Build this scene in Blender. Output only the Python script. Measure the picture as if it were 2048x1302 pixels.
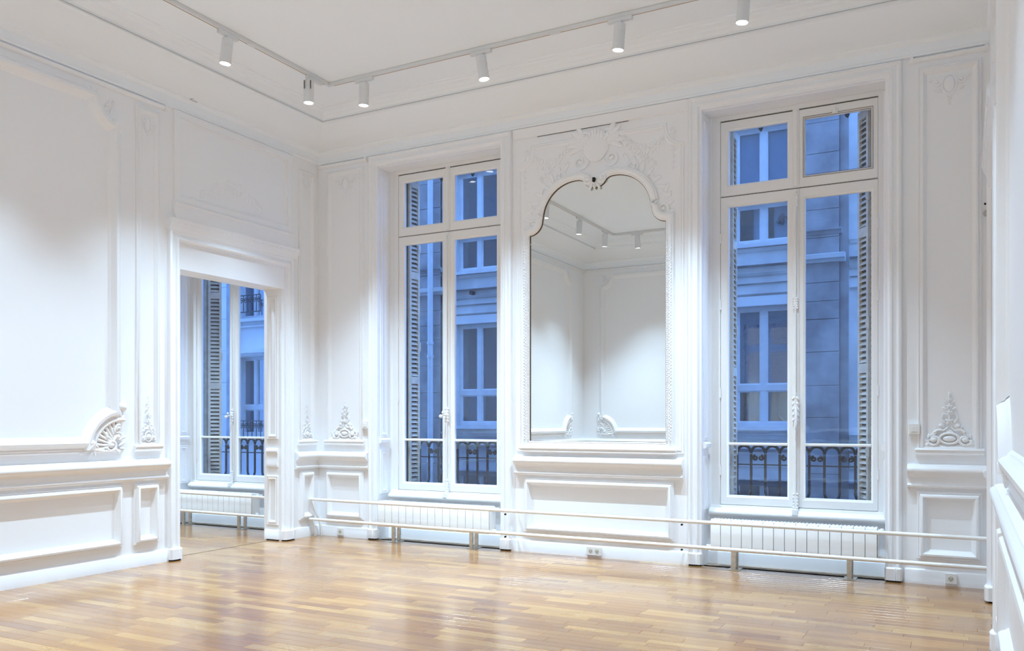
import bpy, bmesh, math, random
from mathutils import Vector, Matrix
R = math.radians
random.seed(7)
for o in list(bpy.data.objects): bpy.data.objects.remove(o)
scn = bpy.context.scene
COL = scn.collection

# ------------------------------------------------------------------ camera, world, exposure
CAM = (6.507, -7.524, 1.30)
FPX = 1701.0
cd = bpy.data.cameras.new('camera'); cam = bpy.data.objects.new('camera', cd); COL.objects.link(cam)
cd.sensor_width = 36.0; cd.sensor_fit = 'HORIZONTAL'; cd.lens = FPX / 2048 * 36.0
cd.shift_y = (841 - 651) / 2048.0; cd.clip_start = 0.02; cd.clip_end = 200
cam.location = CAM; cam.rotation_euler = (R(90), 0, math.atan2(0.4700, 0.8826))
scn.camera = cam
world = bpy.data.worlds.new('dusk'); scn.world = world; world.use_nodes = True
bg = world.node_tree.nodes['Background']
bg.inputs[0].default_value = (0.18, 0.40, 1.0, 1); bg.inputs[1].default_value = 3.45
scn.view_settings.view_transform = 'Standard'; scn.view_settings.look = 'None'
scn.view_settings.exposure = 0.21; scn.view_settings.gamma = 1.0
scn.view_settings.use_curve_mapping = False
scn.cycles.diffuse_bounces = 10; scn.cycles.max_bounces = 16
SPOT_W = 455.0            # power of one track spotlight
SPOT_COL = (0.575, 0.79, 1.0)

# ------------------------------------------------------------------ materials
def new_mat(name):
    m = bpy.data.materials.new(name); m.use_nodes = True
    return m, m.node_tree.nodes, m.node_tree.links, m.node_tree.nodes['Principled BSDF']
def simple(name, col, rough=0.5, metal=0.0, bump=0.0, bscale=40.0, var=0.0, vscale=3.0, spec=0.5):
    m, N, L, p = new_mat(name)
    p.inputs['Base Color'].default_value = (*col, 1); p.inputs['Roughness'].default_value = rough
    p.inputs['Metallic'].default_value = metal; p.inputs['Specular IOR Level'].default_value = spec
    g = N.new('ShaderNodeNewGeometry')
    if var:
        n = N.new('ShaderNodeTexNoise'); n.inputs['Scale'].default_value = vscale; n.inputs['Detail'].default_value = 6
        L.new(g.outputs['Position'], n.inputs['Vector'])
        r = N.new('ShaderNodeMapRange'); r.inputs[1].default_value = 0.3; r.inputs[2].default_value = 0.7
        r.inputs[3].default_value = 1 - var; r.inputs[4].default_value = 1 + var
        L.new(n.outputs['Fac'], r.inputs[0])
        mx = N.new('ShaderNodeMix'); mx.data_type = 'RGBA'; mx.blend_type = 'MULTIPLY'; mx.inputs[0].default_value = 1
        mx.inputs[6].default_value = (*col, 1); L.new(r.outputs[0], mx.inputs[7]); L.new(mx.outputs[2], p.inputs['Base Color'])
    if bump:
        n2 = N.new('ShaderNodeTexNoise'); n2.inputs['Scale'].default_value = bscale; n2.inputs['Detail'].default_value = 3
        L.new(g.outputs['Position'], n2.inputs['Vector'])
        b = N.new('ShaderNodeBump'); b.inputs['Strength'].default_value = bump; b.inputs['Distance'].default_value = 0.01
        L.new(n2.outputs['Fac'], b.inputs['Height']); L.new(b.outputs[0], p.inputs['Normal'])
    return m
M = {}
M['paint'] = simple('white_wall_paint', (0.885, 0.90, 0.92), 0.42, bump=0.05, bscale=18)
M['plaster'] = simple('ceiling_plaster', (0.895, 0.93, 0.96), 0.7, bump=0.03, bscale=10)
M['trim'] = simple('white_gloss_trim', (0.885, 0.90, 0.92), 0.33, bump=0.05, bscale=30)
M['winpaint'] = simple('white_window_paint', (0.83, 0.83, 0.82), 0.3, bump=0.06, bscale=40)
M['enamel'] = simple('white_radiator_enamel', (0.86, 0.86, 0.85), 0.25)
M['pipe'] = simple('cream_white_pipe_paint', (0.86, 0.85, 0.82), 0.25)
M['plastic'] = simple('white_plastic', (0.84, 0.84, 0.82), 0.35)
M['socketbeige'] = simple('socket_cup', (0.62, 0.60, 0.50), 0.4)
M['black'] = simple('hole_and_shade_black', (0.01, 0.01, 0.01), 0.8)
M['darkgap'] = simple('dark_joint', (0.05, 0.045, 0.04), 0.9)
M['galv'] = simple('galvanised_steel', (0.62, 0.60, 0.55), 0.32, metal=1.0, var=0.1, vscale=30)
M['copper'] = simple('copper_conductor', (0.42, 0.22, 0.10), 0.4, metal=0.6)
M['spot'] = simple('white_spot_housing', (0.74, 0.76, 0.77), 0.4)
M['brownwood'] = simple('bare_brown_wood', (0.14, 0.09, 0.045), 0.7)
M['dustwood'] = simple('worn_grey_oak', (0.33, 0.26, 0.20), 0.75, var=0.25, vscale=9)
M['iron'] = simple('painted_dark_iron', (0.022, 0.026, 0.034), 0.55)
M['shutter'] = simple('weathered_shutter_paint', (0.70, 0.64, 0.54), 0.65, var=0.12, vscale=14, bump=0.2)
M['slatshade'] = simple('painted_slat_shade', (0.10, 0.09, 0.08), 0.8)  # dark colour standing in for shade between the slats
M['stone'] = simple('limestone', (0.66, 0.66, 0.66), 0.85, var=0.18, vscale=1.6, bump=0.3, bscale=14)
M['stone2'] = simple('sooty_limestone', (0.34, 0.335, 0.34), 0.9, var=0.3, vscale=2.2, bump=0.35, bscale=12)
M['render'] = simple('painted_facade_render', (0.76, 0.76, 0.77), 0.85, var=0.08, vscale=1.2)
M['reveal'] = simple('weathered_reveal_stone', (0.48, 0.435, 0.36), 0.9, var=0.2, vscale=14, bump=0.4, bscale=30)
M['facwin'] = simple('facade_window_paint', (0.72, 0.73, 0.75), 0.5, var=0.06, vscale=6)
M['zinc'] = simple('zinc_ledge', (0.30, 0.32, 0.35), 0.5, metal=0.3, var=0.2, vscale=4)
M['roomreflect'] = simple('interior_with_reflection', (0.20, 0.25, 0.33), 0.9)  # lightened and blued to paint sky reflection into the facade panes
M['panereflect'] = simple('painted_pane_reflection', (0.93, 0.95, 0.97), 0.9)  # near-white colour painting a bright reflection in the panes
M['blind'] = simple('blind_and_reflection_blue', (0.27, 0.40, 0.48), 0.6)  # slat colour, also painting the even reflection in the top panes
M['curtain'] = simple('pale_curtain', (0.36, 0.37, 0.38), 0.9)
M['asphalt'] = simple('asphalt', (0.12, 0.12, 0.125), 0.9, var=0.2)
M['lampmetal'] = simple('dark_lamp_metal', (0.03, 0.035, 0.04), 0.4)
M['sensor'] = simple('grey_plastic_and_shadow', (0.5, 0.5, 0.51), 0.4)

def mat_glass(name, tint, f0=0.04):
    m, N, L, p = new_mat(name); N.remove(p)
    out = N['Material Output']
    lw = N.new('ShaderNodeLayerWeight'); lw.inputs[0].default_value = 0.5
    pw = N.new('ShaderNodeMath'); pw.operation = 'POWER'; pw.inputs[1].default_value = 5
    L.new(lw.outputs['Facing'], pw.inputs[0])
    ma = N.new('ShaderNodeMath'); ma.operation = 'MULTIPLY_ADD'; ma.inputs[1].default_value = 0.95; ma.inputs[2].default_value = f0
    L.new(pw.outputs[0], ma.inputs[0])
    t = N.new('ShaderNodeBsdfTransparent'); t.inputs[0].default_value = (*tint, 1)
    g = N.new('ShaderNodeBsdfGlossy'); g.inputs['Roughness'].default_value = 0.0; g.inputs['Color'].default_value = (1, 1, 1, 1)
    mx = N.new('ShaderNodeMixShader')
    L.new(ma.outputs[0], mx.inputs[0]); L.new(t.outputs[0], mx.inputs[1]); L.new(g.outputs[0], mx.inputs[2])
    # slightly wavy old glass
    geo = N.new('ShaderNodeNewGeometry'); n = N.new('ShaderNodeTexNoise'); n.inputs['Scale'].default_value = 5.0
    L.new(geo.outputs['Position'], n.inputs['Vector'])
    b = N.new('ShaderNodeBump'); b.inputs['Strength'].default_value = 0.03; b.inputs['Distance'].default_value = 0.02
    L.new(n.outputs['Fac'], b.inputs['Height']); L.new(b.outputs[0], g.inputs['Normal'])
    L.new(mx.outputs[0], out.inputs[0])
    return m
M['glass'] = mat_glass('old_window_glass', (0.93, 0.96, 0.98))
M['facglass'] = mat_glass('facade_glass', (0.80, 0.88, 0.95), 0.12)

m, N, L, p = new_mat('silvered_mirror')
p.inputs['Base Color'].default_value = (0.80, 0.825, 0.82, 1); p.inputs['Metallic'].default_value = 1; p.inputs['Roughness'].default_value = 0.0
M['mirror'] = m
m, N, L, p = new_mat('lit_lens')
p.inputs['Base Color'].default_value = (1, 1, 1, 1)
p.inputs['Emission Color'].default_value = (0.95, 0.98, 1, 1); p.inputs['Emission Strength'].default_value = 7.0
M['lens'] = m

def mat_oak():
    m, N, L, p = new_mat('varnished_oak')
    geo = N.new('ShaderNodeNewGeometry'); oi = N.new('ShaderNodeObjectInfo')
    ad = N.new('ShaderNodeMath'); ad.operation = 'ADD'
    L.new(geo.outputs['Random Per Island'], ad.inputs[0]); L.new(oi.outputs['Random'], ad.inputs[1])
    fr = N.new('ShaderNodeMath'); fr.operation = 'FRACT'; L.new(ad.outputs[0], fr.inputs[0])
    cr = N.new('ShaderNodeValToRGB'); e = cr.color_ramp.elements
    e[0].position = 0.0; e[0].color = (0.23, 0.086, 0.018, 1)
    e[1].position = 1.0; e[1].color = (0.45, 0.240, 0.064, 1)
    for pos, c in ((0.25, (0.355, 0.158, 0.034, 1)), (0.5, (0.295, 0.122, 0.025, 1)), (0.75, (0.39, 0.188, 0.044, 1))):
        x = e.new(pos); x.color = c
    L.new(fr.outputs[0], cr.inputs[0])
    # grain: stretched noise, shifted per plank
    mp = N.new('ShaderNodeMapping'); mp.inputs['Scale'].default_value = (2.0, 45.0, 2.0)
    L.new(geo.outputs['Position'], mp.inputs['Vector'])
    cb = N.new('ShaderNodeCombineXYZ'); ml = N.new('ShaderNodeMath'); ml.operation = 'MULTIPLY'; ml.inputs[1].default_value = 37.0
    L.new(fr.outputs[0], ml.inputs[0]); L.new(ml.outputs[0], cb.inputs[0]); L.new(ml.outputs[0], cb.inputs[1])
    L.new(cb.outputs[0], mp.inputs['Location'])
    n = N.new('ShaderNodeTexNoise'); n.inputs['Scale'].default_value = 1.0; n.inputs['Detail'].default_value = 5; n.inputs['Distortion'].default_value = 1.2
    L.new(mp.outputs[0], n.inputs['Vector'])
    rg = N.new('ShaderNodeMapRange'); rg.inputs[1].default_value = 0.3; rg.inputs[2].default_value = 0.7; rg.inputs[3].default_value = 0.82; rg.inputs[4].default_value = 1.12
    L.new(n.outputs['Fac'], rg.inputs[0])
    # broad wear
    n3 = N.new('ShaderNodeTexNoise'); n3.inputs['Scale'].default_value = 0.9; n3.inputs['Detail'].default_value = 3
    L.new(geo.outputs['Position'], n3.inputs['Vector'])
    r3 = N.new('ShaderNodeMapRange'); r3.inputs[1].default_value = 0.35; r3.inputs[2].default_value = 0.65; r3.inputs[3].default_value = 0.92; r3.inputs[4].default_value = 1.08
    L.new(n3.outputs['Fac'], r3.inputs[0])
    mm = N.new('ShaderNodeMath'); mm.operation = 'MULTIPLY'; L.new(rg.outputs[0], mm.inputs[0]); L.new(r3.outputs[0], mm.inputs[1])
    mx = N.new('ShaderNodeMix'); mx.data_type = 'RGBA'; mx.blend_type = 'MULTIPLY'; mx.inputs[0].default_value = 1
    L.new(cr.outputs[0], mx.inputs[6]); L.new(mm.outputs[0], mx.inputs[7])
    L.new(mx.outputs[2], p.inputs['Base Color'])
    p.inputs['Roughness'].default_value = 0.30; p.inputs['Coat Weight'].default_value = 0.8; p.inputs['Coat Roughness'].default_value = 0.17; p.inputs['Coat IOR'].default_value = 1.5; p.inputs['Specular IOR Level'].default_value = 0.4
    rr = N.new('ShaderNodeMapRange'); rr.inputs[1].default_value = 0.3; rr.inputs[2].default_value = 0.7; rr.inputs[3].default_value = 0.20; rr.inputs[4].default_value = 0.36
    L.new(n3.outputs['Fac'], rr.inputs[0]); L.new(rr.outputs[0], p.inputs['Roughness'])
    b = N.new('ShaderNodeBump'); b.inputs['Strength'].default_value = 0.06; b.inputs['Distance'].default_value = 0.004
    L.new(n.outputs['Fac'], b.inputs['Height']); L.new(b.outputs[0], p.inputs['Normal'])
    return m
M['oak'] = mat_oak()

# ------------------------------------------------------------------ mesh helpers
WLOC = {}
class MB:
    def __init__(s): s.v = []; s.f = []
    def box(s, x0, x1, y0, y1, z0, z1):
        i = len(s.v)
        s.v += [(x, y, z) for z in (z0, z1) for y in (y0, y1) for x in (x0, x1)]
        s.f += [tuple(i + k for k in q) for q in ((0, 2, 3, 1), (4, 5, 7, 6), (0, 1, 5, 4), (2, 6, 7, 3), (0, 4, 6, 2), (1, 3, 7, 5))]
        return s
    def fbox(s, F, a0, a1, z0, z1, n0, n1):
        i = len(s.v)
        s.v += [F(a, z, n) for z in (z0, z1) for n in (n0, n1) for a in (a0, a1)]
        s.f += [tuple(i + k for k in q) for q in ((0, 2, 3, 1), (4, 5, 7, 6), (0, 1, 5, 4), (2, 6, 7, 3), (0, 4, 6, 2), (1, 3, 7, 5))]
        return s
    def rings(s, rr, closed=True, loop=False, cap=False):
        i = len(s.v); n = len(rr[0])
        for r in rr: s.v += [tuple(p) for p in r]
        m = len(rr)
        for k in range(m if loop else m - 1):
            k2 = (k + 1) % m
            for j in range(n if closed else n - 1):
                j2 = (j + 1) % n
                s.f.append((i + k * n + j, i + k * n + j2, i + k2 * n + j2, i + k2 * n + j))
        if cap:
            s.f.append(tuple(i + j for j in reversed(range(n)))); s.f.append(tuple(i + (m - 1) * n + j for j in range(n)))
        return s
    def tube(s, pts, r, n=8, cap=True, loop=False):
        P = [Vector(p) for p in pts]; m = len(P)
        rad = r if isinstance(r, (list, tuple)) else [r] * m
        rr = []; up = None
        for k in range(m):
            if loop: t = P[(k + 1) % m] - P[k - 1]
            else: t = P[min(k + 1, m - 1)] - P[max(k - 1, 0)]
            t.normalize()
            if up is None:
                up = Vector((0, 0, 1)) if abs(t.z) < 0.9 else Vector((1, 0, 0))
            x = t.cross(up)
            if x.length < 1e-5: x = t.cross(Vector((0, 1, 0)))
            x.normalize(); y = x.cross(t); y.normalize(); up = y
            rr.append([P[k] + (x * math.cos(2 * math.pi * j / n) + y * math.sin(2 * math.pi * j / n)) * rad[k] for j in range(n)])
        return s.rings(rr, True, loop, cap and not loop)
    def blob(s, c, ra, F=None, ang=0.0, nu=8, nv=5):
        # ellipsoid: c=(a,z,n) radii ra=(ra,rz,rn), rotated by ang in the a-z plane
        rr = []; ca, sa = math.cos(ang), math.sin(ang)
        for k in range(nv + 1):
            th = math.pi * (0.02 + 0.96 * k / nv)
            ring = []
            for j in range(nu):
                ph = 2 * math.pi * j / nu
                x = ra[0] * math.cos(th); y = ra[1] * math.sin(th) * math.cos(ph); z = ra[2] * math.sin(th) * math.sin(ph)
                q = (c[0] + x * ca - y * sa, c[1] + x * sa + y * ca, c[2] + z)
                ring.append(F(*q) if F else q)
            rr.append(ring)
        return s.rings(rr, True, False, True)
    def poly(s, pts, t=None):
        i = len(s.v); s.v += [tuple(p) for p in pts]; s.f.append(tuple(range(i, i + len(pts)))); return s
    def build(s, name, mat, parent=None, smooth=None, bevel=0.0, origin=None):
        me = bpy.data.meshes.new(name)
        if origin is None:
            xs = [p[0] for p in s.v]; ys = [p[1] for p in s.v]; zs = [p[2] for p in s.v]
            origin = ((min(xs) + max(xs)) / 2, (min(ys) + max(ys)) / 2, min(zs))
        o0 = Vector(origin)
        me.from_pydata([tuple(Vector(p) - o0) for p in s.v], [], s.f); me.update()
        bm = bmesh.new(); bm.from_mesh(me)
        bmesh.ops.recalc_face_normals(bm, faces=bm.faces)
        if bevel: bmesh.ops.bevel(bm, geom=[e for e in bm.edges], offset=bevel, segments=2, profile=0.6, affect='EDGES', clamp_overlap=True)
        bm.to_mesh(me); bm.free()
        if smooth is not None:
            me.polygons.foreach_set('use_smooth', [True] * len(me.polygons))
            me.set_sharp_from_angle(angle=R(smooth))
        if mat: me.materials.append(M[mat])
        o = bpy.data.objects.new(name, me); COL.objects.link(o)
        WLOC[o] = o0
        if parent is not None:
            o.parent = parent; o.location = o0 - WLOC[parent]
        else: o.location = o0
        return o
def tag(o, label, cat, group=None, kind=None):
    o['label'] = label; o['category'] = cat
    if group: o['group'] = group
    if kind: o['kind'] = kind
    return o
def thing(name, loc, label, cat, group=None, kind=None):
    o = bpy.data.objects.new(name, None); COL.objects.link(o); o.location = loc; o.empty_display_size = 0.1
    WLOC[o] = Vector(loc)
    return tag(o, label, cat, group, kind)
def copy_tree(o, parent=None):
    c = o.copy(); COL.objects.link(c)
    if parent: c.parent = parent
    WLOC[c] = WLOC[o].copy()
    for ch in list(o.children):
        copy_tree(ch, c)
    return c
def place(me_obj, parent, wloc, rz=0.0, sx=1.0, sy=1.0):
    """a copy of an ornament mesh as part of parent, at a world place"""
    c = me_obj.copy(); COL.objects.link(c); c.parent = parent; c.location = Vector(wloc) - WLOC[parent]
    c.rotation_euler = (0, 0, rz); c.scale = (sx, sy, 1); WLOC[c] = Vector(wloc)
    return c
XR = 6.70; YR = -7.66
FB = lambda a, z, n: (a, -n, z)            # back wall (a = X)
FL = lambda a, z, n: (n, a, z)             # left wall (a = Y)
FR = lambda a, z, n: (XR - n, a, z)        # right wall
FY = lambda a, z, n: (a, YR + n, z)        # rear wall
FO = lambda a, z, n: (a, -n, z)            # ornaments, local

def offs(path, w, closed):
    m = len(path); out = []
    for k in range(m):
        p = path[k]; a = path[k - 1] if (k > 0 or closed) else None; b = path[(k + 1) % m] if (k < m - 1 or closed) else None
        ns = []
        for q0, q1 in ((a, p), (p, b)):
            if q0 is None or q1 is None: continue
            dx, dz = q1[0] - q0[0], q1[1] - q0[1]; l = math.hypot(dx, dz) or 1
            ns.append((-dz / l, dx / l))
        if len(ns) == 2:
            d = 1 + ns[0][0] * ns[1][0] + ns[0][1] * ns[1][1]; d = max(d, 0.45)
            nx, nz = (ns[0][0] + ns[1][0]) / d, (ns[0][1] + ns[1][1]) / d
        else: nx, nz = ns[0]
        out.append((p[0] + nx * w, p[1] + nz * w))
    return out
def sweep(mb, F, path, prof, closed=True):
    """profile [(w,n)] swept along a 2-D path; w to the left of the path"""
    rr = []
    for w, n in prof:
        rr.append([F(a, z, n) for a, z in offs(path, w, closed)])
    mb.rings(rr, closed)
    if not closed:
        for e in (0, -1): mb.poly([r[e] for r in rr])
    return mb
def rect(a0, a1, z0, z1): return [(a0, z0), (a1, z0), (a1, z1), (a0, z1)]
def extr(mb, F, prof, a0, a1):
    """profile [(z,n)] drawn along the wall from a0 to a1"""
    mb.rings([[F(a, z, n) for z, n in prof] for a in (a0, a1)], True, False, True); return mb
def holes(mb, F, a0, a1, z0, z1, hs, n0, n1):
    A = sorted({a0, a1, *[h[0] for h in hs], *[h[1] for h in hs]}); A = [a for a in A if a0 <= a <= a1]
    for k in range(len(A) - 1):
        b0, b1 = A[k], A[k + 1]; mid = (b0 + b1) / 2
        cuts = sorted([(h[2], h[3]) for h in hs if h[0] <= mid <= h[1]])
        z = z0
        for c0, c1 in cuts:
            if c0 > z + 1e-6: mb.fbox(F, b0, b1, z, c0, n0, n1)
            z = c1
        if z < z1 - 1e-6: mb.fbox(F, b0, b1, z, z1, n0, n1)
    return mb
def arc(cx, cz, r, t0, t1, n): return [(cx + r * math.cos(R(t0 + (t1 - t0) * k / n)), cz + r * math.sin(R(t0 + (t1 - t0) * k / n))) for k in range(n + 1)]

P_UP = [(0, 0), (0, .012), (.006, .017), (.013, .012), (.018, .014), (.026, .026), (.038, .028), (.046, .018), (.054, .012), (.06, .004), (.066, 0)]
P_THIN = [(0, 0), (0, .009), (.006, .013), (.012, .009), (.02, .009), (.028, .016), (.036, .014), (.044, .004), (.05, 0)]
P_LOW = [(0, 0), (0, .016), (.007, .021), (.015, .016), (.019, .022), (.028, .042), (.042, .046), (.054, .034), (.062, .016), (.07, .010), (.076, 0)]
P_BIG = [(0, 0), (0, .020), (.010, .026), (.02, .020), (.026, .030), (.042, .052), (.066, .056), (.082, .040), (.092, .020), (.104, .014), (.112, .006), (.118, 0)]
P_DADO = [(.762, 0), (.762, .022), (.772, .040), (.785, .044), (.796, .036), (.80, .026), (.846, .024), (.858, .034), (.872, .056), (.892, .072), (.912, .074), (.928, .066), (.936, .050), (.944, .046), (.95, .030), (.954, 0)]
P_BASE = [(0, 0), (0, .022), (.100, .022), (.110, .018), (.116, .008), (.118, 0)]
P_ROD = [(4.155, 0), (4.155, .012), (4.163, .03), (4.175, .036), (4.188, .03), (4.196, .012), (4.196, 0)]
P_CAS = [(0, 0), (0, .030), (.008, .040), (.022, .044), (.034, .036), (.040, .030), (.062, .034), (.072, .046), (.088, .048), (.098, .036), (.104, .028), (.122, .026), (.126, .0)]

# ------------------------------------------------------------------ ornaments (carved plaster), built once, placed many times
def spiral(mb, cx, cz, r0, turns, start, sgn, th, n0=.012, taper=.35, steps=None):
    steps = steps or int(14 * turns) + 4
    pts = []; rad = []
    for k in range(steps + 1):
        u = k / steps; r = r0 * (1 - .86 * u); t = R(start) + sgn * 2 * math.pi * turns * u
        pts.append(FO(cx + r * math.cos(t), cz + r * math.sin(t), n0 + .006 * u)); rad.append(th * (1 - taper * u))
    mb.tube(pts, rad, 6)
    mb.blob((cx, cz, n0 + .006), (th * 1.5, th * 1.5, th * 1.4), FO)
def curve(mb, pts2, th, n0=.012, t2=None):
    m = len(pts2)
    mb.tube([FO(a, z, n0) for a, z in pts2], [th + ((t2 if t2 is not None else th) - th) * k / (m - 1) for k in range(m)], 6)
def leaf(mb, a, z, ln, wd, deg, n0=.008):
    c, s = math.cos(R(deg)), math.sin(R(deg))
    mb.blob((a + c * ln / 2, z + s * ln / 2, n0), (ln / 2, wd / 2, wd * .45), FO, R(deg), 7, 5)
def rosette(mb, a, z, r, n=5, n0=.01):
    for k in range(n): leaf(mb, a, z, r, r * .6, 90 + 360 * k / n, n0)
    mb.blob((a, z, n0 + r * .25), (r * .3, r * .3, r * .25), FO)
def orn_spire(w, h):
    mb = MB()
    for s in (-1, 1):
        spiral(mb, s * .30 * w, .13 * h, .14 * w, 1.3, 90 - s * 90, -s, .012 * (w / .3), .01)
        spiral(mb, s * .42 * w, .05 * h, .07 * w, 1.1, 90 + s * 60, s, .008 * (w / .3), .008)
        spiral(mb, s * .17 * w, .38 * h, .075 * w, 1.2, 90 - s * 90, -s, .008 * (w / .3), .008)
        curve(mb, [(s * .30 * w, .26 * h), (s * .22 * w, .31 * h), (s * .10 * w, .30 * h), (s * .03 * w, .36 * h)], .011 * (w / .3), .012, .006)
        curve(mb, [(s * .10 * w, .44 * h), (s * .16 * w, .52 * h), (s * .12 * w, .60 * h), (s * .02 * w, .58 * h)], .008 * (w / .3), .010, .004)
        for k, dg in enumerate((150, 125, 100, 170)):
            leaf(mb, s * (.36 + .03 * k) * w, (.20 - .03 * k) * h, .13 * w, .05 * w, dg if s > 0 else 180 - dg)
            leaf(mb, s * .48 * w, .03 * h + .035 * k * h, .10 * w, .04 * w, 60 + 20 * k if s < 0 else 120 - 20 * k)
        leaf(mb, s * .05 * w, .66 * h, .11 * w, .05 * w, 90 - s * 50)
        leaf(mb, s * .04 * w, .78 * h, .09 * w, .04 * w, 90 - s * 45)
        leaf(mb, s * .10 * w, .0, .14 * w, .05 * w, 90 - s * 70)
    mb.blob((0, .15 * h, .014), (.13 * w, .055 * h, .016), FO, 0, 12, 7)
    mb.tube([FO(.185 * w * math.cos(2 * math.pi * k / 18), .155 * h + .095 * h * math.sin(2 * math.pi * k / 18), .012) for k in range(18)], .009 * (w / .3) + .001, 6, loop=True)
    for k in range(7): leaf(mb, 0, .235 * h, .10 * w, .035 * w, 30 + 20 * k)
    for z, r in ((.47, .075), (.62, .06), (.73, .055), (.85, .05)): rosette(mb, 0, z * h, r * w + .004)
    leaf(mb, 0, .88 * h, .12 * h, .05 * w, 90); leaf(mb, 0, .5 * h, .1 * h, .04 * w, 90)
    return mb
def orn_top(w, h):
    mb = MB()
    mb.tube([FO(.17 * w * math.cos(2 * math.pi * k / 18), -.32 * h + .30 * h * math.sin(2 * math.pi * k / 18), .010) for k in range(18)], .008, 6, loop=True)
    mb.blob((0, -.32 * h, .008), (.13 * w, .22 * h, .012), FO, 0, 12, 7)
    for s in (-1, 1):
        spiral(mb, s * .30 * w, -.22 * h, .10 * w, 1.2, 90 + s * 90, s, .009, .009)
        spiral(mb, s * .43 * w, -.12 * h, .06 * w, 1.1, 90 - s * 60, -s, .006, .008)
        for k in range(4): leaf(mb, s * .24 * w, -.40 * h, .14 * w, .045 * w, (-20 - 28 * k) if s > 0 else (200 + 28 * k))
    for k, z in enumerate((-.66, -.8, -.92)): rosette(mb, 0, z * h, (.055 - .012 * k) * w + .003)
    return mb
def orn_corner(r):
    """rocaille filling the notch at a panel corner; corner at origin, notch towards -a,+z"""
    mb = MB()
    for k in range(9):                                    # shell ribs
        t = 98 + 10 * k
        c, s = math.cos(R(t)), math.sin(R(t))
        curve(mb, [(c * r * .30 - .03, s * r * .30 + .03), (c * r * .62 - .01, s * r * .62 + .01), (c * r * .92, s * r * .92)], .010, .012, .017)
    curve(mb, arc(0, 0, r * .97, 84, 190, 14), .020, .020, .012)
    spiral(mb, -.36 * r, .16 * r, .20 * r, 1.5, 200, 1, .014, .022)
    spiral(mb, -.12 * r, .42 * r, .15 * r, 1.4, 120, -1, .011, .022)
    spiral(mb, -.12 * r, .70 * r, .12 * r, 1.2, 60, 1, .010, .024)
    curve(mb, [(-1.30 * r, .02 * r), (-1.0 * r, .03 * r), (-.7 * r, -.02 * r), (-.45 * r, -.04 * r), (-.2 * r, .04 * r)], .008, .022, .016)
    for a, z, l, w_, d in ((-1.05, .04, .34, .12, 160), (-1.20, .02, .30, .12, 205), (-1.02, -.02, .26, .10, 240), (-.8, .06, .3, .1, 140),
                           (-.5, .3, .3, .1, 100), (-.3, .25, .3, .1, 60), (-.1, .12, .3, .1, 30), (-.05, .35, .25, .1, 20), (-.25, .5, .3, .1, 80),
                           (-.05, .88, .3, .12, 60), (-.02, 1.0, .35, .13, 100), (.0, 1.22, .25, .12, 60), (-.02, 1.2, .26, .1, 120), (-.1, .95, .25, .1, 150),
                           (-.06, .06, .2, .09, 350), (-.2, .02, .22, .09, 320)):
        leaf(mb, a * r, z * r, l * r, w_ * r, d, .020)
    mb.blob((.05 * r, 1.38 * r, .022), (.13 * r, .16 * r, .03), FO, R(30), 8, 6)
    rosette(mb, -.55 * r, .42 * r, .10 * r); rosette(mb, -.3 * r, .68 * r, .09 * r)
    return mb
def orn_corner_top(r):
    mb = MB()
    curve(mb, arc(0, 0, r * .9, 176, 274, 12), .012, .012, .009)
    for a, z, l, w_, d in ((-.9, -.08, .35, .1, 150), (-.1, -.9, .35, .1, 300), (-.12, -1.1, .4, .1, 280), (-.5, -.45, .3, .1, 225), (-.35, -.3, .3, .1, 200), (-.3, -.4, .3, .1, 250)):
        leaf(mb, a * r, z * r, l * r, w_ * r, d, .010)
    spiral(mb, -.3 * r, -.25 * r, .14 * r, 1.2, 200, -1, .008, .010)
    return mb
HIDE = []
def proto(mb, name):
    o = mb.build(name, 'trim', None, 50, origin=(0, 0, 0)); HIDE.append(o); return o
O_PIL = proto(orn_spire(.19, .46), 'plaster_ornament')
O_WIDE = proto(orn_spire(.36, .44), 'plaster_ornament')
O_TOPW = proto(orn_top(.30, .26), 'plaster_ornament')
O_TOPN = proto(orn_top(.20, .26), 'plaster_ornament')
O_COR = proto(orn_corner(.27), 'corner_ornament')
O_CTOP = proto(orn_corner_top(.24), 'corner_ornament')

# ------------------------------------------------------------------ floor
fl = MB().box(-4.6, 9.0, -7.9, .66, -.16, -.012).build('floor', 'darkgap', origin=(0, 0, 0))
tag(fl, 'varnished honey oak strip floor of the white panelled room', 'floor', kind='structure')
PW = 0.085
def plank_mesh(L):
    c = .0012; mb = MB(); x = L / 2 - .0004; y = PW / 2 - .0004
    mb.rings([[(-x, -y, -.012), (x, -y, -.012), (x, y, -.012), (-x, y, -.012)], [(-x, -y, -c), (x, -y, -c), (x, y, -c), (-x, y, -c)],
              [(-x + c, -y + c, 0), (x - c, -y + c, 0), (x - c, y - c, 0), (-x + c, y - c, 0)]], True, False, True)
    return mb
PM = {}
planks = []
y = -7.60; row = 0
while y < -0.012:
    x = -4.5 + random.random() * .3
    while x < 8.9:
        L = random.choice((.34, .42, .5, .5, .58))
        planks.append((x + L / 2, y + PW / 2, L)); x += L
    y += PW; row += 1
def vis(p):
    dx, dy = p[0] - CAM[0], p[1] - CAM[1]
    t = -.47 * dx + .8826 * dy
    if t < .5: return None
    u = 1024 + FPX * (.8826 * dx + .47 * dy) / t; v = 841 + FPX * CAM[2] / t
    if -60 < u < 2010 and v < 1318 and 0.05 < p[0] < XR - .05: return t
    return None
sv = sorted([(vis(p), p) for p in planks if vis(p) is not None])
near = {p for t, p in sv[:300]}
rest = MB()
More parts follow.
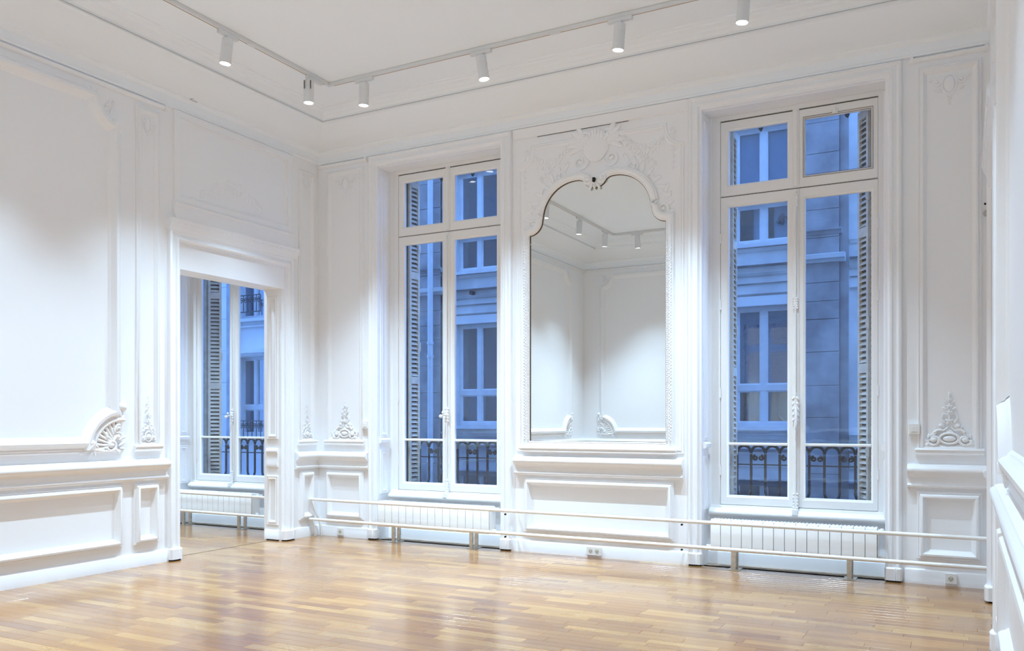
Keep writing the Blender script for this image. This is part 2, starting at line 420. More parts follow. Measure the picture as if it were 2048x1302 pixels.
for p in planks:
    if p in near:
        L = p[2]
        if L not in PM:
            o = plank_mesh(L).build('plank', 'oak', fl, None, origin=(0, 0, 0)); PM[L] = o
        else:
            o = PM[L].copy(); COL.objects.link(o); o.parent = fl
        o.location = Vector((p[0], p[1], 0)) - WLOC[fl]; WLOC[o] = Vector((p[0], p[1], 0))
    else:
        q = plank_mesh(p[2]); i = len(rest.v)
        rest.v += [(a + p[0], b + p[1], c) for a, b, c in q.v]; rest.f += [tuple(i + k for k in f) for f in q.f]
o = rest.build('planks', 'oak', fl, None, origin=(0, 0, 0)); o['kind'] = 'stuff'
for a0, a1 in ((.83, 2.40), (4.42, 5.95), (-2.32, -.76)):
    MB().box(a0, a1, -.012, .2, -.012, .0).build('recess_board', 'dustwood', fl)
MB().box(-.14, -.125, -1.96, -.6, -.012, .0015).build('threshold_strip', 'brownwood', fl)

# ------------------------------------------------------------------ walls
WIN = [(1.617, .645), (5.205, .66), (-1.54, .645)]       # centre and half width of the three windows
REC = [(.853, 2.38), (4.435, 5.935), (-2.30, -.78)]
ZS, ZT = .47, 4.05
wb = MB()
holes(wb, FB, -4.6, 9.0, -.012, 4.9, [(r[0], r[1], -.012, 4.06) for r in REC], -.2, 0)
holes(wb, FB, -4.6, 9.0, -.012, 4.9, [(c - h - .04, c + h + .04, ZS, ZT) for c, h in WIN], -.30, -.2)
wall_back = wb.build('wall_back', 'paint', origin=(0, 0, 0))
tag(wall_back, 'white panelled wall holding the two tall windows and the mirror', 'wall', kind='structure')
we = MB()
holes(we, FB, -14, 16, -7, 12, [(c - h + .02, c + h - .02, .50, 4.0) for c, h in WIN], -.46, -.30)
wall_out = we.build('wall_street', 'reveal', origin=(0, 0, 0))
tag(wall_out, 'weathered stone outer wall around the window openings', 'wall', kind='structure')
D1 = (-1.965, -.595, 2.72)
wl = MB(); holes(wl, FL, -7.9, 0, -.012, 4.9, [(D1[0], D1[1], -.012, D1[2])], -.25, 0)
wall_left = wl.build('wall_left', 'paint', origin=(0, 0, 0))
tag(wall_left, 'white panelled wall with the open doorway to the next room', 'wall', kind='structure')
wr = MB(); holes(wr, FR, -7.9, 0, -.012, 4.9, [(D1[0], D1[1], -.012, D1[2])], -.25, 0)
wall_right = wr.build('wall_right', 'paint', origin=(0, 0, 0))
tag(wall_right, 'white panelled wall seen edge-on at the right of the room', 'wall', kind='structure')
wall_rear = MB().fbox(FY, 0, XR, -.012, 4.9, -.2, 0).build('wall_rear', 'paint', origin=(0, 0, 0))
tag(wall_rear, 'white panelled wall opposite the windows, seen in the mirror', 'wall', kind='structure')
wn = MB().box(-4.6, -4.45, -5.2, 0, -.012, 4.9).box(-4.6, -.25, -5.35, -5.2, -.012, 4.9)
tag(wn.build('wall_next_room', 'paint', origin=(0, 0, 0)), 'white wall of the next room beyond the doorway', 'wall', kind='structure')
wn = MB().box(8.85, 9.0, -5.2, 0, -.012, 4.9).box(6.95, 9.0, -5.35, -5.2, -.012, 4.9)
tag(wn.build('wall_far_room', 'paint', origin=(0, 0, 0)), 'unseen white wall beyond the right-hand doorway, closing it against stray light', 'wall', kind='structure')  # unseen box of walls added so light cannot leak in
ZC = 4.61
ceil = MB().box(-4.6, 9.0, -7.9, .3, ZC, 4.95).build('ceiling', 'plaster', origin=(0, 0, 0))
tag(ceil, 'plain white plaster ceiling with a coved border', 'ceiling', kind='structure')

# cornice round the room: frieze, cove, fillet
PC = [(0, 4.20), (.020, 4.205), (.026, 4.22), (.014, 4.232), (.014, 4.30), (.03, 4.31), (.045, 4.325), (.045, 4.338), (.075, 4.343), (.14, 4.356), (.22, 4.385), (.30, 4.425), (.355, 4.465), (.385, 4.49), (.415, 4.497), (.415, 4.508), (.425, 4.512), (.425, 4.53), (.44, 4.545), (.47, 4.556), (.485, 4.575), (.52, 4.585), (.53, 4.597), (.56, 4.60), (.565, 4.612)]
co = MB()
co.rings([[(d, -d, z), (XR - d, -d, z), (XR - d, YR + d, z), (d, YR + d, z)] for d, z in PC], True)
cornice = co.build('trim_1', 'plaster', None, 25, origin=(0, 0, 4.2))
tag(cornice, 'white coved plaster cornice running round the top of the walls', 'cornice', kind='structure')
co = MB(); d = .424
co.box(d, XR - d, -d - .003, -d + .003, 4.506, 4.5095).box(d - .003, d + .003, YR + d, -d, 4.506, 4.5095)
co.build('painted_shadow_line', 'sensor', cornice)  # thin grey strip painting the shadow line of the cornice
MB().tube([(.05, -1.865, 4.335), (.13, -1.80, 4.37)], .004, 6).tube([(.05, -1.865, 4.335), (.05, -1.78, 4.33)], .003, 6).build('cable_end', 'sensor', cornice)

def panel(wall, F, a0, a1, z0, z1, prof, base=False):
    mb = MB(); sweep(mb, F, rect(a0, a1, z0, z1), prof)
    mb.build('panel_moulding', 'trim', wall, 40)
    if base:
        b = MB(); extr(b, F, [(z0 - .022, 0), (z0 - .022, .022), (z0 - .010, .034), (z0 + .004, .030), (z0 + .010, .030), (z0 + .022, .040), (z0 + .034, .032), (z0 + .038, 0)], a0 - .018, a1 + .018)
        b.build('panel_ledge', 'trim', wall, 40)
def dado(wall, F, a0, a1): MB_ = MB(); extr(MB_, F, P_DADO, a0, a1); return MB_.build('dado_rail', 'trim', wall, 40)
def rod(wall, F, a0, a1):
    mb = MB(); extr(mb, F, P_ROD, a0, a1); mb.build('picture_rail', 'trim', wall, 50)
    for a in (a0, a1):
        mb = MB(); extr(mb, F, [(4.148, 0), (4.148, .02), (4.156, .038), (4.175, .046), (4.194, .038), (4.203, .02), (4.203, 0)], a - .014, a + .014); mb.build('rail_end', 'trim', wall, 40)
def plinth(wall, F, a0, a1, n=.062):
    mb = MB(); m = (a0 + a1) / 2
    prof = [(a0, 0), (a0, n * .65), (a0 + .012, n * .9), (a0 + (a1 - a0) * .3, n), (a0 + (a1 - a0) * .62, n), (a0 + (a1 - a0) * .66, n * .86), (a0 + (a1 - a0) * .7, n * .98), (a1 - .012, n * .9), (a1, n * .6), (a1, 0)]
    mb.rings([[F(a, z, q) for a, q in prof] for z in (.014, .108)] + [[F(m + (a - m) * .93, .118, q * .86) for a, q in prof]], True, False, True)
    mb.build('plinth_block', 'trim', wall, 30)
    MB().fbox(F, a0 + .012, a1 - .012, -.002, .016, 0, n * .62).build('plinth_gap_shade', 'black', wall)  # black block painting the shadow gap under the plinth

# --- back wall boiserie
base_n = {}
def base(name, label, segs):
    mb = MB()
    for F, a0, a1 in segs: extr(mb, F, P_BASE, a0, a1)
    return tag(mb.build(name, 'trim', None, 30, origin=(0, 0, 0)), label, 'baseboard', kind='structure')
base('baseboard_back', 'low white baseboard along the window wall', [(FB, 0, .735), (FB, 2.50, 4.33), (FB, 6.08, XR)] +
     [(lambda a, z, n: (a, .2 - n, z), r[0], r[1]) for r in REC])
base('baseboard_left', 'low white baseboard along the wall with the doorway', [(FL, YR, -2.085), (FL, -.42, 0)])
base('baseboard_right', 'low white baseboard along the right-hand wall', [(FR, YR, -2.085), (FR, -.42, 0)])
base('baseboard_rear', 'low white baseboard along the wall behind the viewer', [(FY, 0, XR)])

def narrow(a0, a1, r0, r1):
    panel(wall_back, FB, a0, a1, 1.045, 4.11, P_UP, True)
    panel(wall_back, FB, a0 - .005, a1 + .005, .20, .735, P_LOW)
    dado(wall_back, FB, r0, r1)
    c = (a0 + a1) / 2
    place(O_WIDE, wall_back, (c, -.001, 1.09)); place(O_TOPW, wall_back, (c, -.001, 4.03), 0, 1, .45)
narrow(.128, .650, .0, .722); narrow(6.175, 6.622, 6.10, XR)
rod(wall_back, FB, .04, .69); rod(wall_back, FB, 6.13, 6.655)
# casings of the recesses
for k, (a0, a1) in enumerate(REC):
    mb = MB(); sweep(mb, FB, [(a0 - .125, .11), (a0 - .125, 4.195), (a1 + .125, 4.195), (a1 + .125, .11)][::-1], P_CAS, False)
    mb.build('window_casing', 'trim', wall_back, 40)
    plinth(wall_back, FB, a0 - .128, a0 + .002); plinth(wall_back, FB, a1 - .002, a1 + .128)
    # side linings of the recess: panel strip and small dado return
    for s, a in ((1, a0), (-1, a1)):
        Fr = (lambda s, a: (lambda q, z, n: (a + s * n, q, z)))(s, a)
        mb = MB(); sweep(mb, Fr, rect(.02, .15, 1.12, 3.98), P_THIN); mb.build('reveal_panel', 'trim', wall_back, 40)
        mb = MB(); extr(mb, Fr, [(1.05, 0), (1.05, .018), (1.065, .034), (1.09, .036), (1.105, .02), (1.11, 0)], 0, .16); mb.build('reveal_ledge', 'trim', wall_back, 40)
        mb = MB(); sweep(mb, Fr, rect(.02, .15, .5, .98), P_THIN); mb.build('reveal_panel', 'trim', wall_back, 40)
# trumeau between the windows
T0, T1 = 2.535, 4.285; TC = 3.407
mb = MB(); n_ = .20
sweep(mb, FB, [(T0 + .02, 1.0), (T1 - .02, 1.0), (T1 - .02, 3.78)] + arc(T1 - .02, 3.98, .16, 270, 180, 6) + [(T1 - .18, 4.02), (TC + .18, 4.02), (TC - .18, 4.02), (T0 + .18, 4.02)] + arc(T0 + .02, 3.98, .16, 0, -90, 6) + [(T0 + .02, 3.78)], P_THIN)
mb.build('panel_moulding', 'trim', wall_back, 40)
mb = MB(); extr(mb, FB, [(4.10, 0), (4.10, .008), (4.107, .016), (4.185, .016), (4.195, .024), (4.195, 0)], T0 - .02, T1 + .02); mb.build('frieze_board', 'trim', wall_back, 40)
MB().fbox(FB, T0 + .25, T1 - .55, 4.0965, 4.0995, 0, .008).build('frieze_joint', 'darkgap', wall_back)
panel(wall_back, FB, 2.645, 4.175, .20, .735, P_LOW); dado(wall_back, FB, 2.545, 4.262)
# plaster relief above the mirror
mb = MB()
for s in (-1, 1):
    spiral(mb, s * .12, .34, .10, 1.4, 90 - s * 90, -s, .018, .02); spiral(mb, s * .16, .12, .08, 1.3, 90 + s * 90, s, .014, .018)
    for k in range(5): leaf(mb, s * .10, .30, .20, .06, 90 - s * (30 + 22 * k), .012)
    for k in range(6): leaf(mb, s * .04, -.02 - .02 * k, .12, .04, 270 + s * (10 + 18 * k), .01)
mb.blob((0, .24, .02), (.14, .13, .04), FO, R(90), 14, 8)
for k in range(9): curve(mb, [(0, .14), (.10 * math.cos(R(30 + 15 * k)), .22 + .10 * math.sin(R(30 + 15 * k))), (.13 * math.cos(R(30 + 15 * k)), .26 + .15 * math.sin(R(30 + 15 * k)))], .010, .036, .016)
crest = mb.build('crest_ornament', 'trim', wall_back, 50, origin=(0, 0, 0)); crest.location = (TC, -.001, 3.66); crest.scale = (1, .4, 1)
for s in (-1, 1):
    mb = MB()                                   # garland
    for k in range(15):
        u = k / 14; a = s * (.24 + .50 * u); z = 4.0 - .30 * math.sin(math.pi * u) * .55 - .04 * u
        rosette(mb, a, z - 3.66, .030 + .014 * math.sin(math.pi * u), 5, .008)
        leaf(mb, a, z - 3.66, .07, .026, 250 + 40 * random.random() - 20, .008)
    for k in range(7): rosette(mb, s * .76, (3.93 - .055 * k) - 3.66, .032 - .002 * k, 4, .008)
    g = mb.build('garland_ornament', 'trim', wall_back, 50, origin=(0, 0, 0)); g.location = (TC, -.001, 3.66); g.scale = (1, .4, 1)
    mb = MB()                                   # leafy scroll on the arch shoulder
    spiral(mb, s * .38, .06, .10, 1.4, 90 - s * 90, -s, .014, .016); spiral(mb, s * .52, -.06, .08, 1.3, 90 + s * 90, s, .012, .014)
    spiral(mb, s * .66, -.36, .10, 1.3, 90 + s * 30, s, .014, .016); spiral(mb, s * .70, -.56, .07, 1.2, 90 - s * 30, -s, .011, .014)
    for k in range(7):
        leaf(mb, s * (.34 + .05 * k), .10 - .05 * k, .12, .04, 90 - s * (-30 + 25 * k), .010); leaf(mb, s * .68, -.22 - .06 * k, .10, .035, 90 - s * (20 + 20 * k), .010)
    for k in range(4): rosette(mb, s * (.46 + .04 * k), .16 - .03 * k, .03, 5, .01)
    g = mb.build('scroll_ornament', 'trim', wall_back, 50, origin=(0, 0, 0)); g.location = (TC, -.001, 3.60); g.scale = (1, .4, 1)

# --- side walls boiserie
def side(wall, F, rz, xpos, mir):
    panel(wall, F, -2.425, -2.170, 1.045, 4.115, P_UP, True)
    panel(wall, F, -2.45, -2.185, .195, .737, P_LOW)
    panel(wall, F, -.335, -.070, 1.045, 4.09, P_UP, True)
    panel(wall, F, -.325, -.088, .195, .737, P_LOW)
    dado(wall, F, YR, -2.10); dado(wall, F, -.40, -.0)
    rod(wall, F, YR + .06, -2.12)
    # large panel with notched corners
    a0, a1, z0, z1 = YR + .62, -2.585, 1.045, 4.10; r = .27; rt = .22
    path = [(a0 + r, z0), (a1 - r, z0)] + arc(a1, z0, r, 180, 90, 8) + [(a1, z1 - rt)] + arc(a1, z1, rt, 270, 180, 7) + [(a0 + rt, z1)] + arc(a0, z1, rt, 0, -90, 7) + [(a0, z0 + r)] + arc(a0, z0, r, 90, 0, 8)[:-1]
    mb = MB(); sweep(mb, F, path[1:] + path[:1], P_BIG); mb.build('panel_moulding', 'trim', wall, 40)
    mb = MB(); extr(mb, F, [(z0 - .02, 0), (z0 - .02, .016), (z0 - .008, .024), (z0 + .006, .016), (z0 + .008, 0)], a0 - .02, a1 + .02); mb.build('panel_ledge', 'trim', wall, 40)
    panel(wall, F, YR + .60, -2.565, .195, .74, P_LOW)
    for c, w, e in ((O_PIL, -2.2975, 1), (O_PIL, -.2025, 1)): place(c, wall, (xpos, w, 1.085), rz)
    for c, w, e in ((O_TOPN, -2.2975, 1), (O_TOPN, -.2025, 1)): place(c, wall, (xpos, w, 4.05), rz, 1, .45)
    place(O_COR, wall, (xpos, a1, z0), rz, mir); place(O_COR, wall, (xpos, a0, z0), rz, -mir)
    place(O_CTOP, wall, (xpos, a1, z1), rz, mir, .6); place(O_CTOP, wall, (xpos, a0, z1), rz, -mir, .6)
side(wall_left, FL, R(90), .001, 1)
side(wall_right, FR, R(-90), XR - .001, -1)
# rear wall
a0, a1, z0, z1 = .34, XR - .34, 1.045, 4.10; r = .27; rt = .22
path = [(a0 + r, z0), (a1 - r, z0)] + arc(a1, z0, r, 180, 90, 8) + [(a1, z1 - rt)] + arc(a1, z1, rt, 270, 180, 7) + [(a0 + rt, z1)] + arc(a0, z1, rt, 0, -90, 7) + [(a0, z0 + r)] + arc(a0, z0, r, 90, 0, 8)[:-1]
mb = MB(); sweep(mb, FY, path[1:] + path[:1], P_BIG); mb.build('panel_moulding', 'trim', wall_rear, 40)
panel(wall_rear, FY, .34, XR - .34, .195, .74, P_LOW); dado(wall_rear, FY, 0, 5.4); rod(wall_rear, FY, .04, XR - .04)
place(O_COR, wall_rear, (a0, YR + .001, z0), R(180), 1); place(O_COR, wall_rear, (a1, YR + .001, z0), R(180), -1)
place(O_CTOP, wall_rear, (a0, YR + .001, z1), R(180), 1)

# --- doorways
def doorway(name, F, wall_x, label):
    d = thing(name, F(-1.28, 0, 0), label, 'doorway', kind='structure')
    mb = MB(); sweep(mb, F, [(-2.085, .11), (-2.085, 3.075), (-.435, 3.075), (-.435, .11)][::-1], [(w * 1.0, n * 1.15) for w, n in P_CAS], False)
    mb.build('door_casing', 'trim', d, 40)
    plinth(d, F, -2.09, -1.955, .07); plinth(d, F, -.60, -.43, .07)
    MB().fbox(F, -1.96, -.56, 2.72, 2.98, 0, .014).build('lintel_board', 'trim', d)
    mb = MB(); extr(mb, F, [(3.075, 0), (3.06, .05), (3.075, .056), (3.09, .058), (3.10, .066), (3.12, .074), (3.14, .076), (3.15, .084), (3.17, .086), (3.178, .08), (3.178, 0)], -2.10, -.40); mb.build('overdoor_shelf', 'trim', d, 40)
    mb = MB(); extr(mb, F, [(3.178, 0), (3.178, .072), (3.20, .060), (3.235, .048), (3.275, .042), (3.30, .042), (3.31, .056), (3.325, .06), (3.335, .05), (3.335, 0)], -2.04, -.44); mb.build('overdoor_cavetto', 'trim', d, 40)
    mb = MB()
    for k in range(24):
        a = -2.0 + 1.52 * k / 23
        mb.blob((a, 3.135, .076), (.022, .014, .006), F, 0, 6, 4)
    mb.build('leaf_ornament', 'trim', d, 50)
    mb = MB(); sweep(mb, F, rect(-2.02, -.455, 3.34, 4.195), [(0, 0), (0, .03), (.01, .036), (.05, .036), (.058, .030), (.068, .026), (.072, .008), (.08, .002), (.082, 0)]); mb.build('overdoor_panel', 'trim', d, 40)
    mb = MB()                                   # faint relief in the overdoor panel
    rng = random.Random(3)
    for k in range(16):
        u = k / 15; a = -1.68 + .80 * u; z = 3.48 + .10 * math.sin(math.pi * u) + .03 * rng.random()
        mb.blob((a, z, .001), (.045 + .02 * rng.random(), .02, .008), F, rng.random() * 3, 6, 4)
        mb.blob((a, z + .08 * math.sin(math.pi * u), .001), (.04, .018, .006), F, rng.random() * 3, 6, 4)
    mb.build('relief_ornament', 'trim', d, 50)
    # linings of the two jambs with panels, and of the head
    for s, a in ((-1, D1[1]), (1, D1[0])):
        Fj = (lambda s, a: (lambda q, z, n: F(a + s * n, z, -q)))(s, a)
        for z0, z1, pf in ((.17, .70, P_THIN), (.98, 1.06, None), (1.10, 2.66, P_THIN)):
            mb = MB()
            if pf: sweep(mb, Fj, rect(.045, .205, z0, z1), pf)
            else: extr(mb, Fj, [(.80, 0), (.80, .012), (.83, .016), (.86, .010), (.90, .012), (.94, .012), (.955, .02), (.98, .022), (.995, .012), (1.0, 0)], .045, .205)
            mb.build('jamb_panel', 'trim', d, 40)
        mb = MB(); extr(mb, Fj, [(.014, 0), (.014, .022), (.10, .022), (.115, .014), (.118, 0)], .03, .22); mb.build('jamb_base', 'trim', d, 40)
        MB().fbox(Fj, .04, .2, -.002, .014, 0, .016).build('jamb_gap_shade', 'black', d)  # black block painting the shade under the jamb base
    return d
doorway('door_1', FL, 0, 'open doorway in a white moulded surround leading to the next room')
doorway('door_2', FR, XR, 'doorway edge in the right-hand wall beside the second window')

# ------------------------------------------------------------------ windows
def sash(parent, x0, x1, z0, z1, st, rail_b, rail_t, yb, bar=None, hs=None, dirty=False):
    """one glazed leaf; front face towards the room at y = yb"""
    mb = MB(); gx0, gx1, gz0, gz1 = x0 + st[0], x1 - st[1], z0 + rail_b, z1 - rail_t
    def ring(a, b, c, d, y): return [(a, y, c), (b, y, c), (b, y, d), (a, y, d)]
    e = .008
    mb.rings([ring(x0, x1, z0, z1, yb + .045), ring(x0, x1, z0, z1, yb + .003), ring(x0 + .003, x1 - .003, z0 + .003, z1 - .003, yb),
              ring(gx0 - .018, gx1 + .018, gz0 - .018, gz1 + .018, yb), ring(gx0 - .014, gx1 + .014, gz0 - .014, gz1 + .014, yb + .004),
              ring(gx0 - .003, gx1 + .003, gz0 - .003, gz1 + .003, yb + .010), ring(gx0, gx1, gz0, gz1, yb + .016), ring(gx0, gx1, gz0, gz1, yb + .045)], True, True)
    s = mb.build('sash', 'winpaint', parent, 40)
    MB().box(gx0 - .003, gx1 + .003, yb + .026, yb + .030, gz0 - .003, gz1 + .003).build('pane', 'glass', s)
    if bar:
        b = MB(); extr(b, lambda a, z, n: (a, yb + .028 - n, z), [(bar - .013, -.016), (bar - .013, .012), (bar - .006, .024), (bar + .006, .024), (bar + .013, .012), (bar + .013, -.016)], gx0, gx1)
        b.build('glazing_bar', 'winpaint', s, 40)
    if hs is not None:
        for z in hs[1]:
            MB().tube([(hs[0], yb - .006, z - .045), (hs[0], yb - .006, z + .045)], .008, 8).build('hinge', 'winpaint', s, 40)
    return s
def window(name, c, h, label, fancy):
    w = thing(name, (c, .2, .45), label, 'window', kind='structure')
    y = .2
    x0, x1 = c - h, c + h
    mb = MB()                                   # fixed frame
    mb.box(x0 - .075, x0 - .002, y - .006, y + .06, .45, 4.058).box(x1 + .002, x1 + .055, y - .006, y + .06, .45, 4.058)
    mb.box(x0 - .055, x1 + .055, y - .005, y + .06, 4.018, 4.059).box(x0 - .055, x1 + .055, y + .004, y + .06, 3.322, 3.338)
    mb.build('window_frame', 'winpaint', w)
    # dark joints round the leaves
    MB().box(x0, x1, y + .012, y + .02, 4.008, 4.02).build('joint', 'darkgap', w)
    MB().box(x0, x1, y + .002, y + .0035, 3.326, 3.332).build('joint', 'darkgap', w)
    mb = MB(); extr(mb, lambda a, z, n: (a, y - n, z), [(.435, 0), (.435, .045), (.445, .062), (.46, .070), (.478, .070), (.49, .060), (.497, .045), (.505, .04), (.512, .02), (.535, .012), (.538, -.04), (.435, -.04)], x0 - .09, x1 + .09)
    mb.build('sill', 'winpaint', w, 40)
    m = c
    hz = (.85, 1.55, 2.35, 2.95)
    sash(w, x0, m - .001, .540, 3.322, (.072, .075), .085, .09, y, 1.088, (x0 - .001, hz))
    sash(w, m + .001, x1, .540, 3.322, (.075, .055), .085, .09, y, 1.088, (x1 + .001, hz))
    sash(w, x0, m - .001, 3.338, 4.008, (.072, .075), .095, .085, y)
    sash(w, m + .001, x1, 3.338, 4.008, (.075, .055), .095, .085, y)
    # astragal covering the meeting stiles, with the espagnolette on it
    for za, zb in ((.54, 3.32), (3.345, 4.02)):
        mb = MB(); sweep(mb, lambda a, z, n: (a, y - n, z), [(m - .028, za), (m - .028, zb)][::-1], [(0, 0), (0, .006), (.006, .012), (.014, .012), (.018, .018), (.038, .018), (.042, .012), (.050, .012), (.056, .006), (.056, 0)], False)
        mb.build('astragal', 'winpaint', w, 40)
    b = MB(); b.tube([(m, y - .026, .50), (m, y - .026, 3.28)], .008, 8).build('bolt_rod', 'winpaint', w, 50)
    def plate(z, hh, ww):
        q = MB(); Fz = lambda a, zz, n: (m + a, y - .018 - n, z + zz)
        q.blob((0, 0, .004), (hh * .5, ww * .5, .012), Fz, R(90), 10, 8)
        for k in range(5):
            for s in (-1, 1): q.blob((s * ww * .30, (k - 2) * hh * .18, .008), (ww * .2, hh * .09, .010), Fz, s * .6, 6, 4)
        q.blob((0, hh * .48, .006), (hh * .10, ww * .25, .010), Fz, R(90), 6, 4); q.blob((0, -hh * .48, .006), (hh * .10, ww * .25, .010), Fz, R(90), 6, 4)
        return q
    plate(.60, .16, .05).build('bolt_plate', 'winpaint', w, 50)
    MB().box(m - .025, m + .025, y - .075, y - .02, .475, .53).build('bolt_keeper', 'winpaint', w, bevel=.006)
    if fancy:
        plate(1.40, .26, .055).build('bolt_plate', 'winpaint', w, 50); plate(2.32, .12, .045).build('bolt_plate', 'winpaint', w, 50); plate(3.22, .14, .045).build('bolt_plate', 'winpaint', w, 50)
        MB().tube([(m + .004, y - .045, 1.42), (m + .012, y - .062, 1.36), (m + .01, y - .066, 1.27), (m, y - .066, 1.22)], [.010, .012, .014, .010], 8).build('bolt_handle', 'winpaint', w, 50)
    else:
        plate(1.36, .18, .05).build('bolt_plate', 'winpaint', w, 50)
        q = MB(); q.tube([(m, y - .03, 1.36), (m - .01, y - .06, 1.36), (m - .035, y - .072, 1.35)], [.008, .009, .010], 8)
        q.blob((m - .045, y - .074, 1.345), (.022, .018, .02)); q.blob((m - .02, y - .072, 1.385), (.014, .012, .018)); q.build('bolt_handle', 'winpaint', w, 50)
    return w
W1 = window('window_1', *WIN[0], 'tall white casement window left of the mirror', False)
W2 = window('window_2', *WIN[1], 'tall white casement window right of the mirror', True)
W3 = window('window_3', *WIN[2], 'tall white casement window seen through the doorway', False)
# window 2: flaking bead round its upper right pane
c, h = WIN[1]
mb = MB(); gx0, gx1, gz0, gz1 = c + .076, c + h - .055, 3.433, 3.923
for q in (-.002, -.018):
    sweep(mb, lambda a, z, n: (a, .2 - n, z), rect(gx0 + q, gx1 - q, gz0 + q, gz1 - q), [(0, 0), (0, .003), (.003, .003), (.003, 0)])
mb.build('flaked_edge', 'brownwood', W2)
mb = MB(); mb.box(c + .30, c + .345, .185, .2, 3.925, 3.965).box(c + .315, c + .33, .175, .19, 3.935, 3.98); mb.build('catch', 'winpaint', W2, bevel=.003)

# ------------------------------------------------------------------ shutters (folded louvred leaves in the outer reveals)
def shutter_leaf(wd, z0, z1):
    t = thing('louvred_shutter', (0, 0, z0), '', 'shutter'); st = .028; T = .026
    mb = MB().box(0, st, -T / 2, T / 2, z0, z1); mb.build('stile', 'shutter', t, origin=(0, 0, z0))
    mb = MB().box(wd - st, wd, -T / 2, T / 2, z0, z1); mb.build('stile', 'shutter', t, origin=(0, 0, z0))
    rails = [(z0, z0 + .09), (z0 + 1.18, z0 + 1.26), (z0 + 2.35, z0 + 2.43), (z1 - .07, z1)]
    for a, b in rails: MB().box(st, wd - st, -T / 2, T / 2, a, b).build('rail', 'shutter', t, origin=(0, 0, z0))
    sl = None
    for k in range(len(rails) - 1):
        za, zb = rails[k][1], rails[k + 1][0]; n = int((zb - za) / .049); dz = (zb - za) / n
        for j in range(n):
            zc = za + (j + .5) * dz
            if sl is None:
                q = MB(); q.rings([[(x, -.013, -.015), (x, -.010, -.018), (x, .013, .012), (x, .010, .015)] for x in (st, wd - st)], True, False, True)
                sl = q.build('slat', 'shutter', t, origin=(0, 0, 0)); o = sl
            else: o = sl.copy(); COL.objects.link(o); o.parent = t
            o.location = (0, 0, zc - z0); WLOC[o] = Vector((0, 0, zc))
    MB().box(st * .5, wd - st * .5, .0135, .016, z0 + .02, z1 - .02).build('slat_shade_sheet', 'slatshade', t, origin=(0, 0, z0))  # dark sheet painting the shade seen through the slat gaps
    for z in (z0 + .5, z0 + 1.6, z0 + 2.7):
        MB().tube([(wd + .006, -.010, z - .05), (wd + .006, -.010, z + .05)], .009, 8).box(wd - .03, wd + .004, -.019, -.014, z - .035, z + .035).build('hinge', 'shutter', t, origin=(0, 0, z0))
    return t
SH0 = shutter_leaf(.165, .53, 3.97)
def put_shutter(p0, p1, label, first=False, flip=False):
    t = SH0 if first else copy_tree(SH0)
    t.location = (p0[0], p0[1], .53); t.rotation_euler = (0, 0, math.atan2(p1[1] - p0[1], p1[0] - p0[0])); t['label'] = label; t['group'] = 'folded louvred shutters'
    return t
put_shutter((1.052, .285), (1.074, .45), 'grey louvred shutter folded at the left side of the window left of the mirror', True)
put_shutter((4.624, .285), (4.622, .45), 'narrow grey louvred shutter at the left side of the window right of the mirror')
t = put_shutter((5.745, .425), (5.845, .285), 'beige louvred shutter standing open at the right side of the window right of the mirror')
t = put_shutter((5.693, .430), (5.793, .290), 'shutter leaf of which only the hinged edge shows beside the right-hand street window'); t['label'] = 'second folded shutter leaf behind the beige one, showing only its hinged edge'
put_shutter((-2.150, .355), (-2.055, .445), 'beige louvred shutter outside the window of the next room')
# dark shutter stops under the heads of the openings
for x in (1.40, 1.80, 2.17, 4.86, 5.60):
    mb = MB(); mb.tube([(x, .41, 4.0), (x, .41, 3.965), (x + .004, .40, 3.945)], [.024, .020, .008], 8); mb.build('shutter_stop', 'iron', wall_out, 50)

# ------------------------------------------------------------------ balcony railings
def railing(c, h, label):
    y = .500
    t = thing('balcony_railing', (c, y, .3), label, 'railing', 'ironwork outside the windows')
    x0, x1 = c - h - .05, c + h + .05; n = 11; dx = (x1 - x0) / n; ir = 'iron'
    MB().box(x0, x1, y - .02, y + .02, 1.075, 1.09).build('handrail', ir, t); MB().box(x0, x1, y - .012, y + .012, .36, .378).build('bottom_rail', ir, t)
    MB().box(x0, x1, y - .008, y + .008, .885, .897).build('middle_rail', ir, t)
    for k in range(n + 1): MB().box(x0 + k * dx - .011, x0 + k * dx + .011, y - .008, y + .008, .66, .99).build('bar', ir, t)
    for k in range(n):
        xc = x0 + (k + .5) * dx
        mb = MB(); mb.tube([(xc + dx / 2 * math.cos(R(a)), y, .995 + .07 * math.sin(R(a))) for a in range(0, 181, 15)], .014, 6); mb.build('arch', ir, t, 60)
        if k % 2 == 0:
            for s in (-1, 1):
                mb = MB(); pts = [(xc + s * (.026 + (.026 * (1 - .8 * u / 12)) * math.cos(R(90 - 40 * u))), y, .955 + .026 * (1 - .8 * u / 12) * math.sin(R(90 - 40 * u))) for u in range(13)]
                mb.tube(pts, .010, 5); mb.build('scroll', ir, t, 60)
        # lower forks and scrolls
        if k % 2 == 1:
            mb = MB(); mb.tube([(xc + dx * .5 * math.cos(R(a)), y, .66 + .085 * math.sin(R(a))) for a in range(180, 361, 15)], .014, 6); mb.tube([(xc, y, .575), (xc, y, .38)], .013, 6); mb.build('fork', ir, t, 60)
        else:
            for s in (-1, 1):
                mb = MB(); pts = [(xc + s * (.034 + .034 * (1 - .8 * u / 12) * math.cos(R(180 + 40 * u))), y, .575 + .036 * (1 - .8 * u / 12) * math.sin(R(180 + 40 * u))) for u in range(13)]
                mb.tube(pts, .012, 5); mb.tube([(xc + s * .004, y, .575), (xc + s * .012, y, .48), (xc + s * .05, y, .38)], .008, 5); mb.build('scroll', ir, t, 60)
    return t
